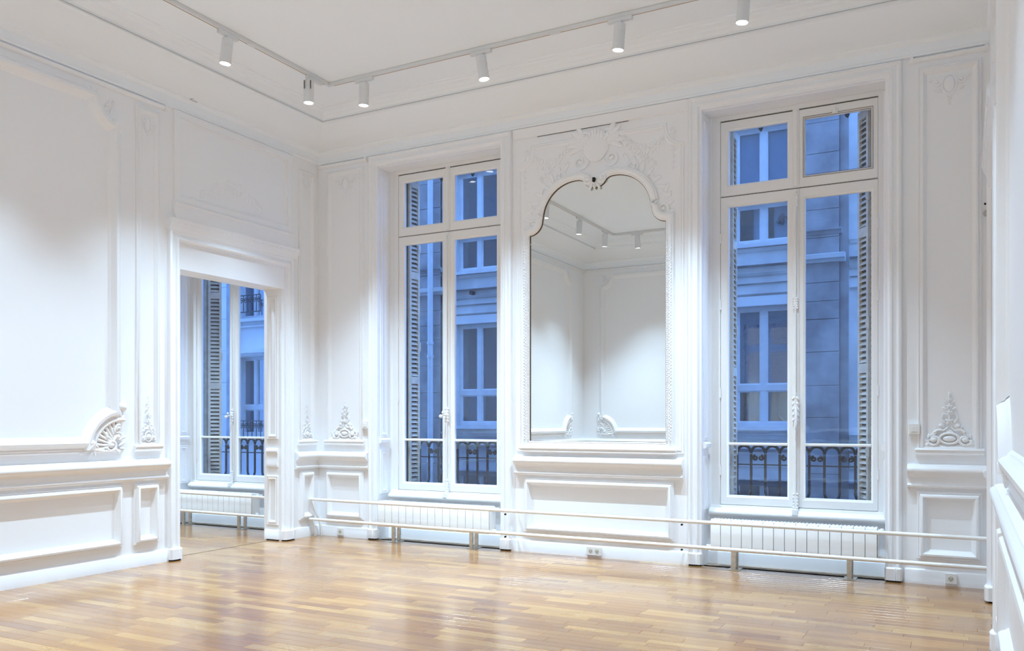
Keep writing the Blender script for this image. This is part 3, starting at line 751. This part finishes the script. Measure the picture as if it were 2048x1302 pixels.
railing(*WIN[0], 'dark iron balcony railing outside the window left of the mirror')
railing(*WIN[1], 'dark iron balcony railing outside the window right of the mirror')
railing(*WIN[2], 'dark iron balcony railing outside the window of the next room')

# ------------------------------------------------------------------ mirror
G0, G1, GB = 2.714, 4.10, 1.10
half = [(G0, 3.12)] + arc(G0 - .005, 3.262, .142, -88, 0, 7)[1:] + [(2.856, 3.285)] + arc(3.205, 3.255, .350, 176, 84, 14) + [(3.268, 3.596), (3.30, 3.575), (3.318, 3.545), (3.345, 3.525), (3.375, 3.528), (3.392, 3.515)]
outl = [(G0, GB)] + half + [(TC, 3.508)] + [(2 * TC - a, z) for a, z in reversed(half)] + [(G1, GB)]      # clockwise from lower left
mir = thing('wall_mirror', (TC, 0, .98), 'tall arched mirror in a white carved frame between the windows', 'mirror')
outl_c = outl[::-1]                                    # counter-clockwise; offsets w<0 go outwards
cc = list(reversed(outl))
g = MB(); base_ring = [FB(a, z, .006 + (z - GB) * 0.0) for a, z in outl]
tilt = math.tan(R(.22))
g.poly([(a, -.012 + (z - GB) * tilt * -0 + (z - GB) * 0.0, z) for a, z in offs(outl, .006, True)])
glass = g.build('mirror_glass', 'mirror', mir, origin=(TC, -.012, GB))
mb = MB(); sweep(mb, FB, outl, [(-.002, .010), (-.002, .022), (.005, .022), (.005, .010)][::-1], True); mb.build('rebate', 'brownwood', mir)
mb = MB(); sweep(mb, FB, outl, [(.004, 0), (.002, .028), (.010, .034), (.018, .030), (.022, .034), (.040, .044), (.058, .040), (.064, .030), (.072, .030), (.076, .020), (.082, 0)], True); mb.build('mirror_frame', 'trim', mir, 40)
for s, a in ((-1, G0), (1, G1)):
    mb = MB()
    for k in range(118):
        mb.blob((a + s * .014, 1.12 + .017 * k, .035), (.0075, .0075, .007), FB, 0, 6, 4)
    o = mb.build('bead_row', 'trim', mir, 60); o['kind'] = 'stuff'
    mb = MB()
    for k in range(66):
        z = 1.12 + .030 * k
        mb.blob((a + s * .052, z, .040), (.017, .007, .008), FB, s * .7 + R(45), 6, 4); mb.blob((a + s * .040, z + .015, .042), (.009, .006, .007), FB, -s * .7, 6, 4)
    o = mb.build('carved_strip', 'trim', mir, 60); o['kind'] = 'stuff'
mb = MB()
for k in range(60): mb.blob((G0 + .02 + (G1 - G0 - .04) * k / 59, GB - .05, .040), (.013, .012, .010), FB, 0, 6, 4)
o = mb.build('carved_strip', 'trim', mir, 60); o['kind'] = 'stuff'
mb = MB(); extr(mb, FB, [(.985, 0), (.985, .03), (.99, .052), (1.0, .056), (1.012, .046), (1.02, .05), (1.03, .062), (1.045, .058), (1.05, .04), (1.05, 0)], 2.615, 4.20); mb.build('mirror_ledge', 'trim', mir, 40)
mb = MB()
for s in (-1, 1):
    spiral(mb, s * .075, .02, .045, 1.3, 90 + s * 90, s, .014, .03)
    leaf(mb, s * .02, -.02, .07, .03, 270 + s * 30, .03)
leaf(mb, 0, -.03, .05, .025, 270, .035)
o = mb.build('keystone_ornament', 'trim', mir, 50, origin=(0, 0, 0)); o.location = Vector((TC, -.006, 3.575)) - WLOC[mir]
MB().fbox(FB, TC - .012, TC + .010, 3.56, 3.60, .03, .066).build('keystone_hole', 'black', mir)

# ------------------------------------------------------------------ radiators
def radiator(x0, x1, label, first=None):
    t = thing('radiator', ((x0 + x1) / 2, -.04, 0), label, 'radiator', 'low white sectional radiators')
    n = 15; w = (x1 - x0) / n; z0, z1 = .150, .436; yf, yb = -.115, .02
    for k in range(n):
        a = x0 + k * w; b = a + w
        if k == 0:
            mb = MB()
            sec = [(yf, z0 + .01), (yf - .004, z0 + .03), (yf - .004, z1 - .02), (yf + .004, z1 - .006), (yf + .03, z1), (yf + .034, z0 + .01)]
            mb.rings([[(x, y_, z_) for y_, z_ in sec] for x in (a + .0026, b - .0026)], True, False, True)
            mb.box(a + .03, b - .03, yf + .03, yb, z0 + .02, z1 - .012)
            for j in range(3): mb.box(a + .006 + j * .03, a + .024 + j * .03, yf + .034, yb - .006, z1 - .03, z1 - .004)
            mb.box(a + .004, b - .004, yb - .012, yb, z0 + .02, z1 - .01)
            s0 = mb.build('section', 'enamel', t, 30, origin=(a, 0, z0)); o = s0
        else: o = s0.copy(); COL.objects.link(o); o.parent = t
        o.location = Vector((a, 0, z0)) - WLOC[t]; WLOC[o] = Vector((a, 0, z0))
    for x in (x0 + .20, x1 - .21):
        for yy in (-.105, -.005):
            ft = MB().box(x - .019, x + .019, yy - .012, yy + .012, .006, z0 + .06).build('foot', 'galv', t, bevel=.002)
            mb = MB()
            for k in range(7): mb.box(x + .0188, x + .0194, yy - .004, yy + .004, .07 + .016 * k, .08 + .016 * k)
            mb.build('foot_slot', 'black', ft)
        MB().box(x - .05, x + .05, -.125, .02, .0, .006).build('base_plate', 'galv', t, bevel=.002)
    e = MB().tube([(x1, -.05, z1 - .035), (x1 + .03, -.05, z1 - .035)], .014, 8); e.tube([(x1 + .03, -.06, z1 - .03), (x1 + .03, .03, z1 - .03)], .011, 8); e.blob((x1 + .03, -.05, z1 - .028), (.02, .02, .02)); e.build('valve', 'enamel', t, 50)
    e = MB().tube([(x1, -.05, z0 + .04), (x1 + .035, -.05, z0 + .04)], .013, 8); e.blob((x1 + .03, -.055, z0 + .04), (.022, .018, .018)); e.build('valve', 'enamel', t, 50)
    MB().box(x1 + .001, x1 + .006, yf + .01, yb - .01, z0 + .02, z1 - .02).build('end_plate', 'enamel', t, bevel=.002)
    e = MB().tube([(x0, -.05, z0 + .04), (x0 - .05, -.05, z0 + .04)], .012, 8); e.build('valve', 'enamel', t, 50)
    return t
radiator(.925, 2.30, 'low white radiator on steel feet under the window left of the mirror')
radiator(4.535, 5.885, 'low white radiator on steel feet under the window right of the mirror')
radiator(-2.27, -.92, 'low white radiator on steel feet in the next room')

# ------------------------------------------------------------------ pipe rails in front of the radiators
def pipe_rail(x0, x1, brs, label, ends):
    t = thing('pipe_rail', (x0, -.19, 0), label, 'pipe rail', 'white double pipe rails'); y = -.185
    for z in (.413, .192): MB().tube([(x0, y, z + .006), (x1, y, z - .006)], .0165, 12).build('rail', 'pipe', t, 60)
    for x in brs:
        for z in (.413, .192):
            bk = MB().tube([(x, y, z - .006), (x + .02, -.02, z - .02)], .011, 8).build('bracket', 'pipe', t, 60)
            MB().tube([(x - .012, y - .006, z - .034), (x - .012, y + .012, z - .034)], .009, 8).build('bracket_hole', 'black', bk)
    if ends:
        for z in (.419, .198): MB().tube([(x0 + .01, y, z), (x0 - .005, y + .02, z), (x0 - .01, y + .09, z - .01)], .0165, 10).build('elbow', 'pipe', t, 60)
        MB().tube([(x0 + .005, y + .01, .41), (x0 + .03, -.10, .24), (x0 + .035, -.07, .19)], .011, 8).build('strut', 'pipe', t, 60)
        for q, yy in ((.03, -.13), (.06, -.065)):
            MB().tube([(x0 + q - .012, y + .02 if yy < -.1 else -.08, .18), (x0 + q, yy, .10), (x0 + q + .008, yy, .0)], .013, 8).build('down_pipe', 'pipe', t, 60)
    return t
pipe_rail(.03, XR - .002, (2.535, 4.31), 'white double pipe rail running along the whole window wall', True)
pipe_rail(-4.2, -.255, (-3.9,), 'white double pipe rail under the window of the next room', False)

# ------------------------------------------------------------------ sockets and switches
def outlet(x, z, n, label):
    t = thing('wall_outlet', (x, -.022, z - .04), label, 'outlet')
    w = .082 if n == 1 else .15
    MB().box(x - w / 2, x + w / 2, -.040, -.022, z - .041, z + .041).build('plate', 'plastic', t, bevel=.004)
    for k in range(n):
        xc = x + (0 if n == 1 else (k - .5) * .064)
        cu = MB().tube([(xc, -.0405, z), (xc, -.0415, z)], .021, 16).build('socket_cup', 'socketbeige', t)
        for dx_, dz_ in ((-.0095, .002), (.0095, .002), (0, -.010)): MB().tube([(xc + dx_, -.0414, z + dz_), (xc + dx_, -.0424, z + dz_)], .0035, 8).build('pin_hole', 'black', cu)
    return t
outlet(.345, .058, 1, 'single white wall outlet near the corner left of the window left of the mirror')
outlet(3.40, .060, 2, 'double white wall outlet below the mirror')
outlet(6.41, .060, 1, 'single white wall outlet below the right-hand wall panel')
def switch(x, z, n, label):
    t = thing('light_switch', (x, 0, z - .04), label, 'switch'); w = .082
    MB().box(x - w / 2, x + w / 2, -.036, .0, z - .042, z + .042).build('plate', 'plastic', t, bevel=.004)
    for k in range(n):
        ww = .044 / n; a = x - .022 + k * ww
        MB().box(a + .001, a + ww - .001, -.0405, -.034, z - .022, z + .022).build('rocker', 'plastic', t, bevel=.002)
    return t
switch(6.150, 1.232, 2, 'white double light switch beside the window right of the mirror')
switch(.690, 1.252, 1, 'white light switch beside the window left of the mirror')
s = MB().tube([(6.655, -.0, 2.90), (6.655, -.022, 2.90)], .024, 16); o = s.build('wall_button', 'sensor', None, 40); tag(o, 'small round grey button high on the wall near the right corner', 'button')
s = MB().tube([(6.645, .0, 2.975), (6.645, -.006, 2.975)], .008, 10); o = s.build('wall_plug', 'black', None); tag(o, 'tiny dark hole above the round grey button', 'wall hole')

# ------------------------------------------------------------------ light tracks and spotlights
TZ = ZC - .002
tr = thing('light_track', (3.35, -3.8, TZ - .03), 'white rectangular lighting track mounted on the ceiling', 'light track')
TD = 1.0; TX1 = XR - TD; TY1 = YR + TD
runs = [((TD, TY1), (TD, -TD)), ((TD, -TD), (TX1, -TD)), ((TX1, -TD), (TX1, TY1)), ((TX1, TY1), (TD, TY1))]
hw = .0175
for (ax, ay), (bx, by) in runs:
    if ax == bx:
        y0, y1 = sorted((ay, by)); MB().box(ax - hw, ax + hw, y0 - hw, y1 + hw, TZ - .030, TZ).build('track_rail', 'spot', tr, bevel=.002)
        e = -1 if ax < 3 else 1
        MB().box(ax + e * .008 - .003, ax + e * .008 + .003, y0 + .06, y1 - .06, TZ - .0312, TZ - .029).build('conductor', 'copper', tr)
    else:
        x0, x1 = sorted((ax, bx)); MB().box(x0 + hw, x1 - hw, ay - hw, ay + hw, TZ - .030, TZ).build('track_rail', 'spot', tr, bevel=.002)
        e = 1 if ay > -3 else -1
        MB().box(x0 + .06, x1 - .06, ay + e * .008 - .003, ay + e * .008 + .003, TZ - .0312, TZ - .029).build('conductor', 'copper', tr)
MB().box(TD - .019, TD + .019, -2.08, -1.99, TZ - .034, TZ - .001).build('coupler', 'spot', tr, bevel=.002)
MB().box(3.40, 3.50, -TD - .019, -TD + .019, TZ - .034, TZ - .001).build('coupler', 'spot', tr, bevel=.002)
def spotlight(x, y, along, tilt, label, power=1.0, aim_extra=None, lit=True, off=(0, 0)):
    """along: angle of the track; tilt=(tx,ty) lean of the head's lower end in metres per metre"""
    z = TZ - .030
    t = thing('track_spotlight', (x, y, z), label, 'spotlight', 'white cylinder spotlights on the ceiling track')
    def loc(o, p=(0, 0, 0), rot=(0, 0, 0)): o.location = p; o.rotation_euler = rot
    a = MB(); a.box(-.105, .105, -.018, .018, -.034, .0); o = a.build('adaptor', 'spot', t, bevel=.006, origin=(0, 0, 0)); loc(o, rot=(0, 0, along))
    a = MB(); a.tube([(0, 0, -.034), (0, 0, -.052)], .020, 12); o = a.build('swivel', 'spot', t, 40, origin=(0, 0, 0)); loc(o, (off[0], off[1], 0))
    dirv = Vector((tilt[0], tilt[1], -1)).normalized(); rot = Vector((0, 0, -1)).rotation_difference(dirv).to_euler()
    piv = (off[0], off[1], -.050)
    b = MB(); rr = .0475
    def circ(r, zz): return [(r * math.cos(2 * math.pi * k / 24), r * math.sin(2 * math.pi * k / 24), zz) for k in range(24)]
    b.rings([circ(.005, 0), circ(rr - .004, 0), circ(rr, -.004), circ(rr, -.062), circ(rr - .002, -.0625), circ(rr - .002, -.0645), circ(rr, -.065), circ(rr, -.208), circ(rr - .003, -.210), circ(rr - .004, -.206)], True)
    o = b.build('housing', 'spot', t, 40, origin=(0, 0, 0)); loc(o, piv, rot)
    c_ = MB(); c_.poly(circ(rr - .004, -.2075)); o = c_.build('lens', 'lens' if lit else 'spot', t, origin=(0, 0, 0)); loc(o, piv, rot)
    if lit:
        ld = bpy.data.lights.new('spot_beam', 'SPOT'); ld.energy = SPOT_W * power; ld.color = SPOT_COL; ld.spot_size = R(86); ld.spot_blend = 1.0; ld.shadow_soft_size = .015
        lo = bpy.data.objects.new('spot_beam', ld); COL.objects.link(lo); lo.parent = t
        lo.location = Vector(piv) + dirv * .222
        cx_, cy_ = (3.35, -3.8) if 0 < x < XR else (x, y + (.3 if x < 0 else 0)); dv = Vector((cx_ - x, cy_ - y, 0)); dv = dv.normalized() * .05 if dv.length > .01 else dv; ad = (dv.x, dv.y)
        lo.rotation_euler = Vector((0, 0, -1)).rotation_difference(Vector((ad[0], ad[1], -1)).normalized()).to_euler()
    return t
spotlight(TD, -2.30, R(90), (-.10, -.05), 'white spotlight farther left on the track above the doorway wall', .9, (-.12, 0))
sp2 = spotlight(TD, -1.22, R(90), (0, .0), 'white spotlight hanging next to the left corner of the track', .9, (-.1, .1), off=(-.0, -.075))
for sx in (-1, 1): 
    q = MB().box(sx * .03 - .003, sx * .03 + .003, -.052, -.044, -.14, -.062); o = q.build('yoke_slot', 'darkgap', sp2, origin=(0, 0, 0)); o.location = (0, -.075, 0); o.rotation_euler = (0, 0, R(28))
spotlight(1.43, -TD, 0, (-.05, .02), 'first white spotlight on the window side of the track, nearest the corner', 1, (0, .12))
spotlight(2.72, -TD, 0, (.14, .04), 'second white spotlight on the window side, leaning right above the left window', 1, (.05, .12))
spotlight(4.03, -TD, 0, (-.10, .03), 'third white spotlight on the window side, above the mirror', 1, (0, .12))
spotlight(5.03, -TD, 0, (-.08, -.02), 'white spotlight cut by the top edge of the picture above the right-hand window', 1, (0, .10))
lab = ['white spotlight reflected at the left edge of the mirror', 'white spotlight reflected in the middle of the mirror', 'white spotlight reflected near the track corner in the mirror']
for yv, tl, lb in ((-3.93, (-.08, 0), lab[0]), (-5.17, (-.10, -.08), lab[1]), (-6.28, (-.1, -.1), lab[2])): spotlight(TD, yv, R(90), tl, lb, .9, (-.12, 0))
spotlight(1.45, TY1, 0, (0, -.15), 'white spotlight on the rear side of the track, reflected at the right of the mirror', 1, (0, -.12))
for xx in (3.2, 4.9): spotlight(xx, TY1, 0, (0, -.12), 'white spotlight on the rear side of the track, outside the picture', .65)  # unseen heads, included for the light they give
for yv in (-2.2, -3.6, -5.0, -6.2): spotlight(TX1, yv, R(90), (.12, 0), 'white spotlight on the right-hand side of the track, outside the picture', .5)  # unseen heads on the right run, put in for their light
for x, y_ in ((-1.1, -1.1), (-2.6, -1.1), (-1.9, -3.0), (-3.4, -2.6)): spotlight(x, y_, 0, (0, .1), 'unseen white spotlight on the ceiling of the next room', 1.0)  # heads out of view, included to light the next room
spotlight(7.6, -1.6, 0, (0, 0), 'unseen white spotlight added beyond the right-hand doorway', .6)  # added lamp lighting the unseen room on the right

# ------------------------------------------------------------------ street: opposite facades
YF = 8.5
FF = lambda a, z, n: (a, YF - n, z)
tag(MB().box(-30, 30, .62, YF + 6, -6.2, -6.0).build('ground', 'asphalt', origin=(0, 0, -6)), 'dark street surface far below between the buildings', 'street', kind='structure')
B = thing('apartment_building', (0, YF, -6), 'pale stone building with wide windows across the street', 'building')
def fwin(par, a0, a1, z0, z1, kind):
    """facade window: frame and leaves set back in the opening, panes, dark room behind"""
    F = FF; f = .06; m = (a0 + a1) / 2
    mb = MB(); sweep(mb, F, rect(a0, a1, z0, z1), [(0, -.16), (0, -.10), (f, -.10), (f, -.16)]); mb.fbox(F, m - .05, m + .05, z0 + f, z1 - f, -.16, -.095)
    zm = None
    if kind == 'C': zm = z0 + .71; mb.fbox(F, a0 + f, a1 - f, zm - .055, zm + .055, -.16, -.09)
    w = mb.build('window', 'facwin', par)
    cells = [(a0 + f, m - .05), (m + .05, a1 - f)]; rows = [(z0 + f, z1 - f)] if zm is None else [(z0 + f, zm - .055), (zm + .055, z1 - f)]
    for c0, c1 in cells:
        for r0, r1 in rows:
            MB().fbox(F, c0, c1, r0, r1, -.14, -.135).build('pane', 'facglass', w)
            e = MB(); sweep(e, F, rect(c0, c1, r0, r1), [(0, -.14), (0, -.105), (.028, -.115), (.028, -.14)]); e.build('leaf_frame', 'facwin', w)
    return w
wins = []
for ac in (3.21, -2.88, 5.95, -5.9 + .0):
    hw_ = .53
    for z0, z1, k in ((5.66, 6.74, 'A'), (4.58, 5.33, 'B'), (1.20, 3.41, 'C'), (-2.2, .2, 'C')): wins.append((ac - hw_, ac + hw_, z0, z1, k))
wins = [w for w in wins if w[0] > -6.0]
W2T = [(-9.97, -9.05, 3.90, 5.6, 'A'), (-9.97, -9.05, .92, 2.92, 'C'), (-12.2, -11.5, .92, 2.92, 'C'), (-9.97, -9.05, -2.2, -.1, 'C')]
fw_ = MB(); holes(fw_, FF, -6.2, 13, -6, 11, [w[:4] for w in wins], -.5, 0); fw_.build('facade', 'stone', B)
for w in wins: fwin(B, *w)
rm = MB(); rm.box(-6.2, 13, YF + .5, YF + .6, -6, 11); rm.build('room_backdrop', 'roomreflect', B)
# pale panel painting the bright reflection in the panes; blinds, curtains
for ac in (3.21,):
    o = MB().box(ac - .5, ac + .5, YF + .27, YF + .30, 4.5, 5.4).build('pane_reflection_panel', 'panereflect', B)
    MB().box(ac + .02, ac + .16, YF + .22, YF + .26, 4.55, 5.33).build('room_column', 'lampmetal', B)
    MB().box(ac - .5, ac - .22, YF + .22, YF + .26, 4.55, 5.33).build('room_cupboard', 'lampmetal', B)
    mb = MB()
    for k in range(58):
        z = 3.33 - k * .0235
        mb.box(ac - .47, ac - .05, YF + .146, YF + .158, z - .008, z + .008); mb.box(ac + .05, ac + .47, YF + .146, YF + .158, z - .008, z + .008)
    o = mb.build('venetian_blind', 'blind', B); o['kind'] = 'stuff'
    mb = MB(); mb.rings([[(x + .02 * math.sin(zz * 1.3), YF + .26 + .02 * math.sin(x * 60), zz) for x in [ac - .36 + .02 * j for j in range(15)]] for zz in (1.22, 2.0, 3.3)], False); mb.build('curtain', 'curtain', B)
MB().box(-3.41 + .05, -2.9, YF + .40, YF + .44, 1.2, 2.0).build('room_cupboard', 'blind', B)
MB().box(3.25, 3.72, YF + .175, YF + .185, 5.7, 6.7).build('blue_reflection_sheet', 'blind', B); MB().box(2.68, 3.2, YF + .175, YF + .185, 5.7, 6.7).build('blue_reflection_sheet', 'blind', B)  # blue sheets painting the even reflection of the top panes
# desk lamp in the opposite window
dl = thing('desk_lamp', (3.63, YF + .22, 4.64), 'dark desk lamp silhouetted in the upper window across the street', 'lamp')
MB().tube([(3.63, YF + .20, 4.58), (3.63, YF + .20, 4.66)], .03, 10).build('lamp_base', 'lampmetal', dl, 40)
MB().tube([(3.63, YF + .20, 4.62), (3.64, YF + .20, 4.95), (3.60, YF + .20, 5.06), (3.52, YF + .20, 5.08)], .009, 6).build('lamp_arm', 'lampmetal', dl, 40)
MB().tube([(3.55, YF + .20, 5.12), (3.52, YF + .20, 5.06), (3.48, YF + .20, 4.94)], [.02, .05, .075], 10).build('lamp_shade', 'lampmetal', dl, 40)
# string courses, ledges, sills
for (z0, z1, n, mt) in ((4.42, 4.49, .04, 'stone'), (4.14, 4.17, .10, 'stone2'), (3.98, 4.03, .06, 'stone'), (3.82, 3.84, .03, 'stone2'), (3.62, 3.645, .05, 'stone'), (.95, 1.05, .12, 'stone'), (.72, .78, .22, 'stone2'), (.45, .72, .08, 'stone'), (.10, .22, .30, 'zinc')):
    mb = MB()
    for a, b in ((-3.76, 3.93), (4.72, 13)):
        extr(mb, FF, [(z0, -.002), (z0, n * .5), ((z0 + z1) / 2, n * .7), (z1 - .005, n), (z1, n), (z1, -.002)], a, b)
    mb.build('string_course', mt, B)
for ac in (3.21, -2.88, 5.95):
    for z, n in ((4.50, .10), (5.60, .06), (1.12, .10)):
        mb = MB(); mb.fbox(FF, ac - .60, ac + .60, z, z + .07, -.1, n); mb.build('window_sill', 'facwin', B)
    mb = MB(); mb.fbox(FF, ac - .62, ac + .62, 3.42, 3.60, -.02, .03); mb.build('lintel', 'render', B)
    mb = MB(); mb.fbox(FF, ac - .60, ac + .60, 5.345, 5.42, -.1, .03); mb.build('window_head', 'facwin', B)
# round tie plate
MB().tube([FF(-2.98, 4.08, 0), FF(-2.98, 4.08, .12)], .045, 12).build('tie_plate', 'iron', B, 40)
# piers of stone blocks
rng = random.Random(5)
def pier(a0, a1, n, extra):
    z = -.2
    zz = [-6]
    hcuts = [-2, -.9, -.2, .35, .80, 1.35, 1.92, 2.52, 3.10, 3.42, 3.75, 4.10, 4.55, 5.05, 5.55, 6.05, 6.6, 7.2, 8.4]
    sh = None
    for k in range(len(hcuts) - 1):
        MB().fbox(FF, a0, a1, hcuts[k] + .004, hcuts[k + 1] - .004, -.02, n + rng.uniform(-.006, .006)).build('stone_block', 'stone2', B, bevel=.006)
    MB().fbox(FF, a0, a1, -6, 11, -.05, n - .02).build('pier_core', 'stone2', B)
    mb = MB(); extr(mb, FF, [(4.10, 0), (4.10, n + .03), (4.15, n + .05), (4.16, n + .12), (4.235, n + .13), (4.25, n + .09), (4.26, 0)], a0 - .06, a1 + .10); mb.build('pier_ledge', 'stone', B)
    mb = MB(); extr(mb, FF, [(4.60, 0), (4.60, n + .01), (4.65, n + .03), (4.67, n + .06), (4.70, n + .06), (4.70, 0)], a0 - .02, a1 + .04); mb.build('pier_moulding', 'stone2', B)
pier(3.92, 4.555, .11, 0); MB().fbox(FF, 4.555, 4.70, -6, 11, -.05, .03).build('pier_return', 'stone2', B)
pier(-4.60, -3.80, .07, 0)
# downpipe
dp = MB().tube([(-3.975, YF - .20, -6), (-3.975, YF - .20, 11)], .062, 12).build('downpipe', 'facwin', B, 60)
for z in (2.72, 3.02, 5.4, .4): MB().tube([(-3.975, YF - .20, z - .03), (-3.975, YF - .20, z + .03)], .074, 12).build('pipe_collar', 'facwin', dp, 60)
# neighbouring building seen through the next room's window
B2 = thing('apartment_building', (-10, YF, -6), 'light painted building seen through the next room window', 'building')
fw_ = MB(); holes(fw_, FF, -30, -6.2, -6, 11, [w[:4] for w in W2T], -.5, .10); fw_.build('facade', 'render', B2)
for w in W2T: fwin(B2, *w)
MB().box(-30, -6.2, YF + .5, YF + .6, -6, 11).build('room_backdrop', 'roomreflect', B2)
for z0, z1, n in ((3.80, 3.88, .22), (3.66, 3.70, .15), (3.00, 3.10, .24), (2.94, 3.0, .16), (.78, .86, .24)):
    mb = MB(); mb.fbox(FF, -10.1, -8.9, z0, z1, .05, n); mb.build('window_ledge', 'render', B2)
for k in range(8):
    MB().fbox(FF, -11.4, -10.25, -1.0 + k * .82, -1.0 + k * .82 + .812, .05, .125).build('stone_block', 'render', B2, bevel=.008)
MB().box(-10.12, -9.99, YF - .3, YF - .05, -6, 11).build('corner_strip', 'zinc', B2)
for zb, lb in ((4.02, 'small iron scroll railing at the upper window seen through the next room'), (.86, 'iron scroll railing at the lower window seen through the next room')):
    g = MB().box(-10.0, -9.0, YF - .27, YF - .24, zb, zb + .02).build('window_guard', 'iron', B2); MB().box(-10.0, -9.0, YF - .27, YF - .24, zb + .42, zb + .44).build('top_rail', 'iron', g)
    for k in range(7):
        xc = -9.93 + .145 * k
        mb = MB(); mb.tube([(xc + .06 * (1 - .8 * u / 14) * math.cos(R(40 * u)), YF - .255, zb + .30 + .08 * (1 - .8 * u / 14) * math.sin(R(40 * u))) for u in range(15)], .010, 5); mb.build('scroll', 'iron', g, 60)
        MB().box(xc + .06, xc + .075, YF - .262, YF - .248, zb, zb + .43).build('bar', 'iron', g)

for o in HIDE: bpy.data.objects.remove(o)
for o in list(bpy.data.objects):
    if o.parent is not None and 'category' in o: del o['category']
